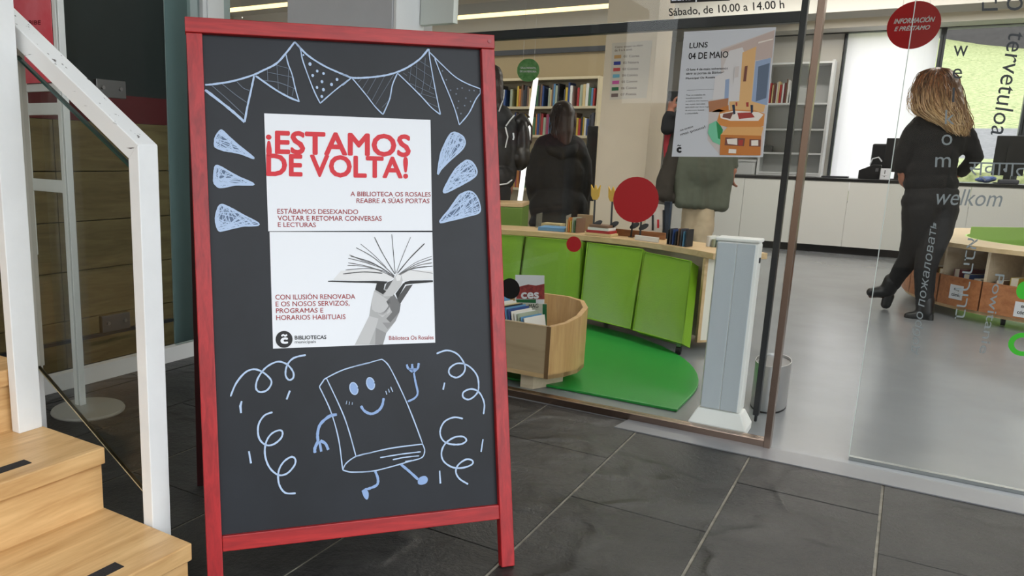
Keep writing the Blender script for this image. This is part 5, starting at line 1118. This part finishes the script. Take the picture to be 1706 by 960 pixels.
W_.ch(hull, [(1545,170,18,-.03), (1556,190,14,-.06), (1580,212,9,-.08)]); W_.ch(hull, [(1575,150,22,-.02), (1588,185,18,-.05), (1600,208,12,-.07), (1606,222,7,-.08)]); W_.ch(hull, [(1560,180,22,-.05), (1580,200,16,-.07), (1596,216,9,-.09)])
HD = hairmat('brown_hair', (100, 58, 32), (156, 120, 80), hc.z + .13, hc.z - .33); HL = hairmat('light_hair', (196, 112, 54), (238, 210, 166), hc.z + .13, hc.z - .33)
hair = organic('hair', hull, HD, per, .008, 4, .5, .006, 30)
Lh = [(1556,113),(1541,117),(1530,128),(1524,148),(1522,170),(1526,186),(1540,196),(1560,206),(1578,222)]
Rh = [(1563,112),(1580,115),(1593,125),(1600,142),(1605,160),(1611,180),(1616,198),(1619,213),(1615,229)]
hs = strands(W_, Lh, Rh, 900, 6.0, 38, .0026, [HM, HD, HL], per, 5)
fly = strands(W_, [(1552,113),(1530,122),(1517,150),(1514,178),(1522,198)], [(1560,112),(1545,120),(1530,150),(1528,178),(1534,200)], 34, 6, 20, .0016, [HM, HD, HL], per, 9)
# ------------------------------------------------------------------ hooded visitor with long dark hair, seen from behind
B_ = Fig(7.0)
gb = fl(935, 400); pb = B_.p(936, 300)
per = thing('person', 'visitor with long dark hair and a black hooded coat, seen from behind', 'person', (pb.x, pb.y, 0))
body = MB(); hc = B_.p(936, 195, 0); fsu = head(body, hc, HF*.8 - HR*.3, 1.0)
def yz(fg, zz): return fg.p(936, 300).z
def px_of_z(fg, x, zz):                        # pixel row at which the height zz stands on the figure's distance
    lo, hi = -200, 1400
    for _ in range(40):
        m_ = (lo+hi)/2
        if fg.p(x, m_).z > zz: lo = m_
        else: hi = m_
    return m_
def lower(fg, mb, xc, yh, sep, r0_, r1_, r2_): # legs down to the floor
    ya = px_of_z(fg, xc, .09); yk = px_of_z(fg, xc, .48)
    for s_ in (-1, 1): fg.ch(mb, [(xc + s_*sep, yh, r0_, 0), (xc + s_*sep*.9, yk, r1_, -.02), (xc + s_*sep*.85, ya, r2_, .02)])
    return ya
B_.ch(body, [(936,210,9,0), (935,236,11,0)]); B_.el(body, 934, 262, 0, 28, 14, 32); B_.el(body, 932, 320, 0, 26, 14, 44)
ya = lower(B_, body, 932, 350, 15, 12, 8, 6)
B_.ch(body, [(899,248,9,0), (886,300,8,.0), (892,345,6,.1)]); B_.ch(body, [(966,248,9,0), (978,300,8,0), (970,345,6,.1)])
for x in (892, 970): hand(body, B_.p(x, 343, .1), V((0,0,-1)) + HF*.2, HR if x < 930 else -HR, .9, .5)
organic('body', body, SKIN, per, .0085, 4, .4); eyes(per, hc, fsu)
coat = MB(); B_.el(coat, 934, 256, 0, 46, 25, 30); B_.el(coat, 930, 300, 0, 47, 27, 50); B_.el(coat, 930, 345, 0, 50, 29, 36); B_.el(coat, 930, 372, 0, 50, 29, 22)
B_.ch(coat, [(904,240,13,0), (892,270,14,0), (886,305,12,0), (892,338,10,.09)]); B_.ch(coat, [(962,242,13,0), (972,272,14,0), (975,305,12,0), (970,338,10,.09)]); B_.ch(coat, [(905,238,12,0), (935,230,15,0), (962,240,12,0)])
organic('coat', coat, mat('black_coat', (16, 16, 19), .75, var=.2, scale=9), per, .011, 6, .5, .006, 12)
hood = MB(); B_.ch(hood, [(908,238,9,-.02), (920,250,10,-.1), (936,256,11,-.13), (952,251,10,-.1), (962,240,9,-.02)]); organic('hood', hood, mat('black_hood', (22, 22, 26), .8), per, .009, 4)
tr = MB(); lower(B_, tr, 932, 360, 15, 18, 13, 11); organic('trousers', tr, DENIM, per, .012, 4)
for s_ in (-1, 1):
    mb = MB(); B_.ch(mb, [(932 + s_*13, ya, 10, .02), (930 + s_*14, px_of_z(B_, 932, .035), 7, .12)]); mb.ball(B_.p(931 + s_*14, px_of_z(B_, 932, .04), .04), (.045, .06, .04)); organic('shoe', mb, BOOT, per, .01, 4)
DH = hairmat('dark_hair', (38, 24, 18), (70, 46, 34), hc.z + .1, hc.z - .4)
hull = MB(); B_.el(hull, 937, 192, 0, 21, 24, 24); B_.ch(hull, [(938,196,19,-.02), (938,222,17,-.05), (940,238,12,-.07)]); organic('hair', hull, DH, per, .008, 4)
strands(B_, [(933,170),(922,176),(917,190),(916,210),(917,228),(922,246)], [(940,169),(951,175),(957,188),(958,205),(957,225),(954,244)], 160, .9, 22, .0032, DH, per, 12)
# ------------------------------------------------------------------ backpacker at the edge of the red board
A_ = Fig(6.6)
pb = A_.p(830, 280)
per = thing('person', 'visitor in a black jacket with white piping beside the red board frame', 'person', (pb.x, pb.y, 0))
body = MB(); hc = A_.p(817, 138, 0); fsu = head(body, hc, HF*.3 + HR*.2 - HF*.0, 1.0)
A_.ch(body, [(817,155,10,0), (815,185,12,0)]); A_.el(body, 815, 220, 0, 30, 15, 38); A_.el(body, 815, 290, 0, 28, 15, 48)
ya = lower(A_, body, 815, 320, 17, 13, 9, 6)
A_.ch(body, [(776,200,10,0), (764,255,9,0), (770,305,7,.1)]); A_.ch(body, [(846,200,10,0), (852,250,9,-.02), (850,300,7,.02)])
for x in (770, 850): hand(body, A_.p(x, 303, .06), V((0,0,-1)) + HF*.2, HR if x < 800 else -HR, .9, .5)
organic('body', body, SKIN, per, .0085, 4, .4); eyes(per, hc, fsu)
jk = MB(); A_.el(jk, 815, 205, 0, 44, 26, 34); A_.el(jk, 814, 255, 0, 44, 28, 52); A_.el(jk, 814, 298, 0, 44, 28, 28)
A_.ch(jk, [(783,192,14,0), (768,225,13,0), (764,260,11,0), (770,300,10,.09)]); A_.ch(jk, [(838,192,14,0), (849,215,14,-.02), (853,250,12,-.02), (850,298,10,.02)]); A_.ch(jk, [(785,188,12,0), (815,182,14,0), (838,190,13,0)])
organic('jacket', jk, mat('black_shell', (17, 17, 20), .6, bump=.1, bscale=30), per, .011, 6, .5, .005, 14)
for p in ([(831,186,-.12),(839,163,-.06),(840,150,-.02)], [(843,210,-.14),(850,200,-.15),(857,192,-.13)], [(842,246,-.15),(846,228,-.17),(842,212,-.15)], [(832,308,-.19),(845,306,-.17),(853,300,-.12)]):
    MB().tube([A_.p(x, y, d) for x, y, d in p], .006, 6).build('white_piping', mat('piping_white', (214, 214, 214), .6), per, smooth=True)
tr = MB(); lower(A_, tr, 815, 320, 17, 20, 14, 11); organic('trousers', tr, DENIM, per, .012, 4)
for s_ in (-1, 1):
    mb = MB(); A_.ch(mb, [(815 + s_*14.5, ya, 10, .02), (817 + s_*15, px_of_z(A_, 815, .035), 7, .12)]); mb.ball(A_.p(816 + s_*15, px_of_z(A_, 815, .04), .04), (.045, .06, .04)); organic('shoe', mb, BOOT, per, .01, 4)
hl = MB(); A_.el(hl, 817, 131, 0, 21, 25, 24); A_.ch(hl, [(819,140,20,-.02), (822,168,17,-.04), (826,186,11,-.05)]); organic('hair', hl, DH, per, .009, 5, .5, .004, 40)
bpk = thing('backpack', 'black leather backpack with a small hanging tag beside the jacketed visitor', 'backpack', A_.p(866, 240, .05))
mb = MB(); A_.el(mb, 868, 243, .02, 15, 20, 42); A_.el(mb, 866, 262, .02, 18, 22, 22); A_.ch(mb, [(862,205,9,.0), (868,195,8,.02), (876,205,7,.02)])
organic('pack_body', mb, mat('pack_leather', (34, 31, 30), .4), bpk, .009, 5, .5, .004, 16)
MB().tube([A_.p(858, 196, 0), A_.p(866, 189, .0), A_.p(876, 189, .01), A_.p(882, 196, .02)], .008, 8).build('top_handle', mat('strap_brown', (70, 56, 46), .5), bpk, smooth=True)
MB().tube([A_.p(877, 195, .02), A_.p(886, 212, .04), A_.p(885, 236, .05), A_.p(878, 252, .05)], .009, 8).build('shoulder_strap', mat('strap_brown', (70, 56, 46), .5), bpk, smooth=True)
MB().tube([A_.p(855, 222, -.12), A_.p(856, 229, -.13), A_.p(855, 233, -.13)], .007, 6).build('charm', PAPER, bpk, smooth=True)
# ------------------------------------------------------------------ visitor in the olive coat taking a photo
C_ = Fig(6.1)
pb = C_.p(1162, 300)
per = thing('person', 'visitor in an olive coat and beige trousers holding up a phone behind the notice', 'person', (pb.x, pb.y, 0))
body = MB(); hc = C_.p(1163, 128, 0); face = -HR*.85 + HF*.35; fsu = head(body, hc, face, 1.05)
C_.ch(body, [(1166,145,11,0), (1168,175,13,0)]); C_.el(body, 1168, 215, 0, 30, 15, 42); C_.el(body, 1168, 285, 0, 28, 15, 48)
yk = px_of_z(C_, 1165, .48); ya = px_of_z(C_, 1165, .09)
C_.ch(body, [(1176,330,13,0), (1170,yk,9,-.02), (1172,ya,7,0)]); C_.ch(body, [(1152,330,13,.05), (1150,yk,9,.06), (1150,ya,7,.06)])
C_.ch(body, [(1138,190,8,-.02), (1112,214,6.5,-.08), (1117,186,6.5,-.12)]); C_.ch(body, [(1202,195,8,0), (1216,250,7,0), (1221,285,6.5,-.02)])
hand(body, C_.p(1117, 184, -.12), V((0,0,1)) + HR*.10, HR*.5 - HF*.8, .95, .75); hand(body, C_.p(1221, 283, -.02), V((0,0,-1)), HF, .95, .5)
organic('body', body, SKIN, per, .0075, 4, .4); eyes(per, hc, fsu, 1.05)
OL = mat('olive_coat', (84, 88, 74), .8, var=.12, scale=7, bump=.12, bscale=60)
ct = MB(); C_.el(ct, 1168, 205, 0, 46, 27, 40); C_.el(ct, 1168, 250, 0, 46, 30, 55); C_.el(ct, 1168, 285, 0, 46, 31, 50)
for xx_ in (1134, 1146, 1158, 1170, 1182, 1194, 1203): C_.ch(ct, [(xx_ + 2, 235, 16, 0), (xx_ + 1, 300, 17, -.02), (xx_, 337 + (xx_ - 1134)*.10, 10, -.05), (xx_, 337 + (xx_ - 1134)*.10, 10, .06)])
C_.ch(ct, [(1200,188,14,0), (1213,225,13,0), (1216,255,11.5,0), (1219,276,10,-.01)]); C_.ch(ct, [(1140,185,14,0), (1168,178,15,0), (1198,186,14,0)])
organic('coat', ct, OL, per, .010, 5, .5, .006, 12)
fp_ = MB(); C_.ch(fp_, [(1134,200,15,.0), (1122,250,14,-.02), (1112,300,12,-.03), (1108,326,12,-.03)]); C_.ch(fp_, [(1126,245,10,-.02), (1104,300,10,-.03), (1098,326,8,-.03)]); C_.ch(fp_, [(1098,327,7,-.03), (1122,330,9,-.02)])
organic('coat_front', fp_, mat('coat_lining', (52, 46, 38), .85), per, .010, 5, .5, .005, 14)
sl_ = MB(); C_.ch(sl_, [(1138,188,12,-.02), (1124,208,12,-.05), (1112,214,11,-.08), (1113,198,9.5,-.10), (1116,192,9,-.115)]); organic('sleeve', sl_, mat('sleeve_black', (24, 24, 26), .7), per, .009, 4)
tr = MB(); C_.ch(tr, [(1176,322,14,.02), (1174,350,16,.0), (1171,380,18,-.01), (1168,yk,16,-.02), (1172,ya + 2,12,0)]); C_.ch(tr, [(1153,322,14,.05), (1152,350,16,.05), (1151,380,17,.06), (1150,yk,15,.06), (1150,ya + 2,12,.06)]); C_.el(tr, 1166, 312, .02, 28, 14, 20)
organic('trousers', tr, mat('beige_cotton', (176, 158, 130), .8, var=.08, scale=10, bump=.2, bscale=16), per, .010, 5, .5, .007, 16)
for x, d in ((1172, 0), (1150, .06)):
    mb = MB(); C_.ch(mb, [(x, ya, 10, d), (x - 14, px_of_z(C_, x, .035), 7, d + .02)]); mb.ball(C_.p(x - 5, px_of_z(C_, x, .04), d), (.05, .05, .04)); organic('shoe', mb, BOOT, per, .01, 4)
hl = MB(); C_.el(hl, 1167, 121, .02, 23, 24, 22); C_.el(hl, 1173, 132, .02, 19, 21, 22); organic('hair', hl, DH, per, .009, 5, .5, .004, 40)
sc = MB(); C_.ch(sc, [(1124,206,5,-.06), (1113,224,6,-.02), (1111,245,6,-.02), (1111,262,5,-.02)]); organic('red_scarf', sc, mat('red_scarf', (150, 40, 48), .8), per, .008, 4)
ph = thing('phone', 'black phone held up in the raised hand beside the notice', 'phone', C_.p(1122, 160, -.12))
a_ = C_.p(1121, 160, -.155); M = Matrix.Translation(a_) @ Matrix.Rotation(-YAW + .25, 4, 'Z')
MB().box(-.04, .075, -.005, .004, -.04, .036, 0, M).build('phone_body', DARK, ph, bevel=.004); MB().box(-.03, .07, -.0062, -.005, -.034, .030, 0, M).build('screen', mat('phone_screen', (30, 32, 36), .15), ph)
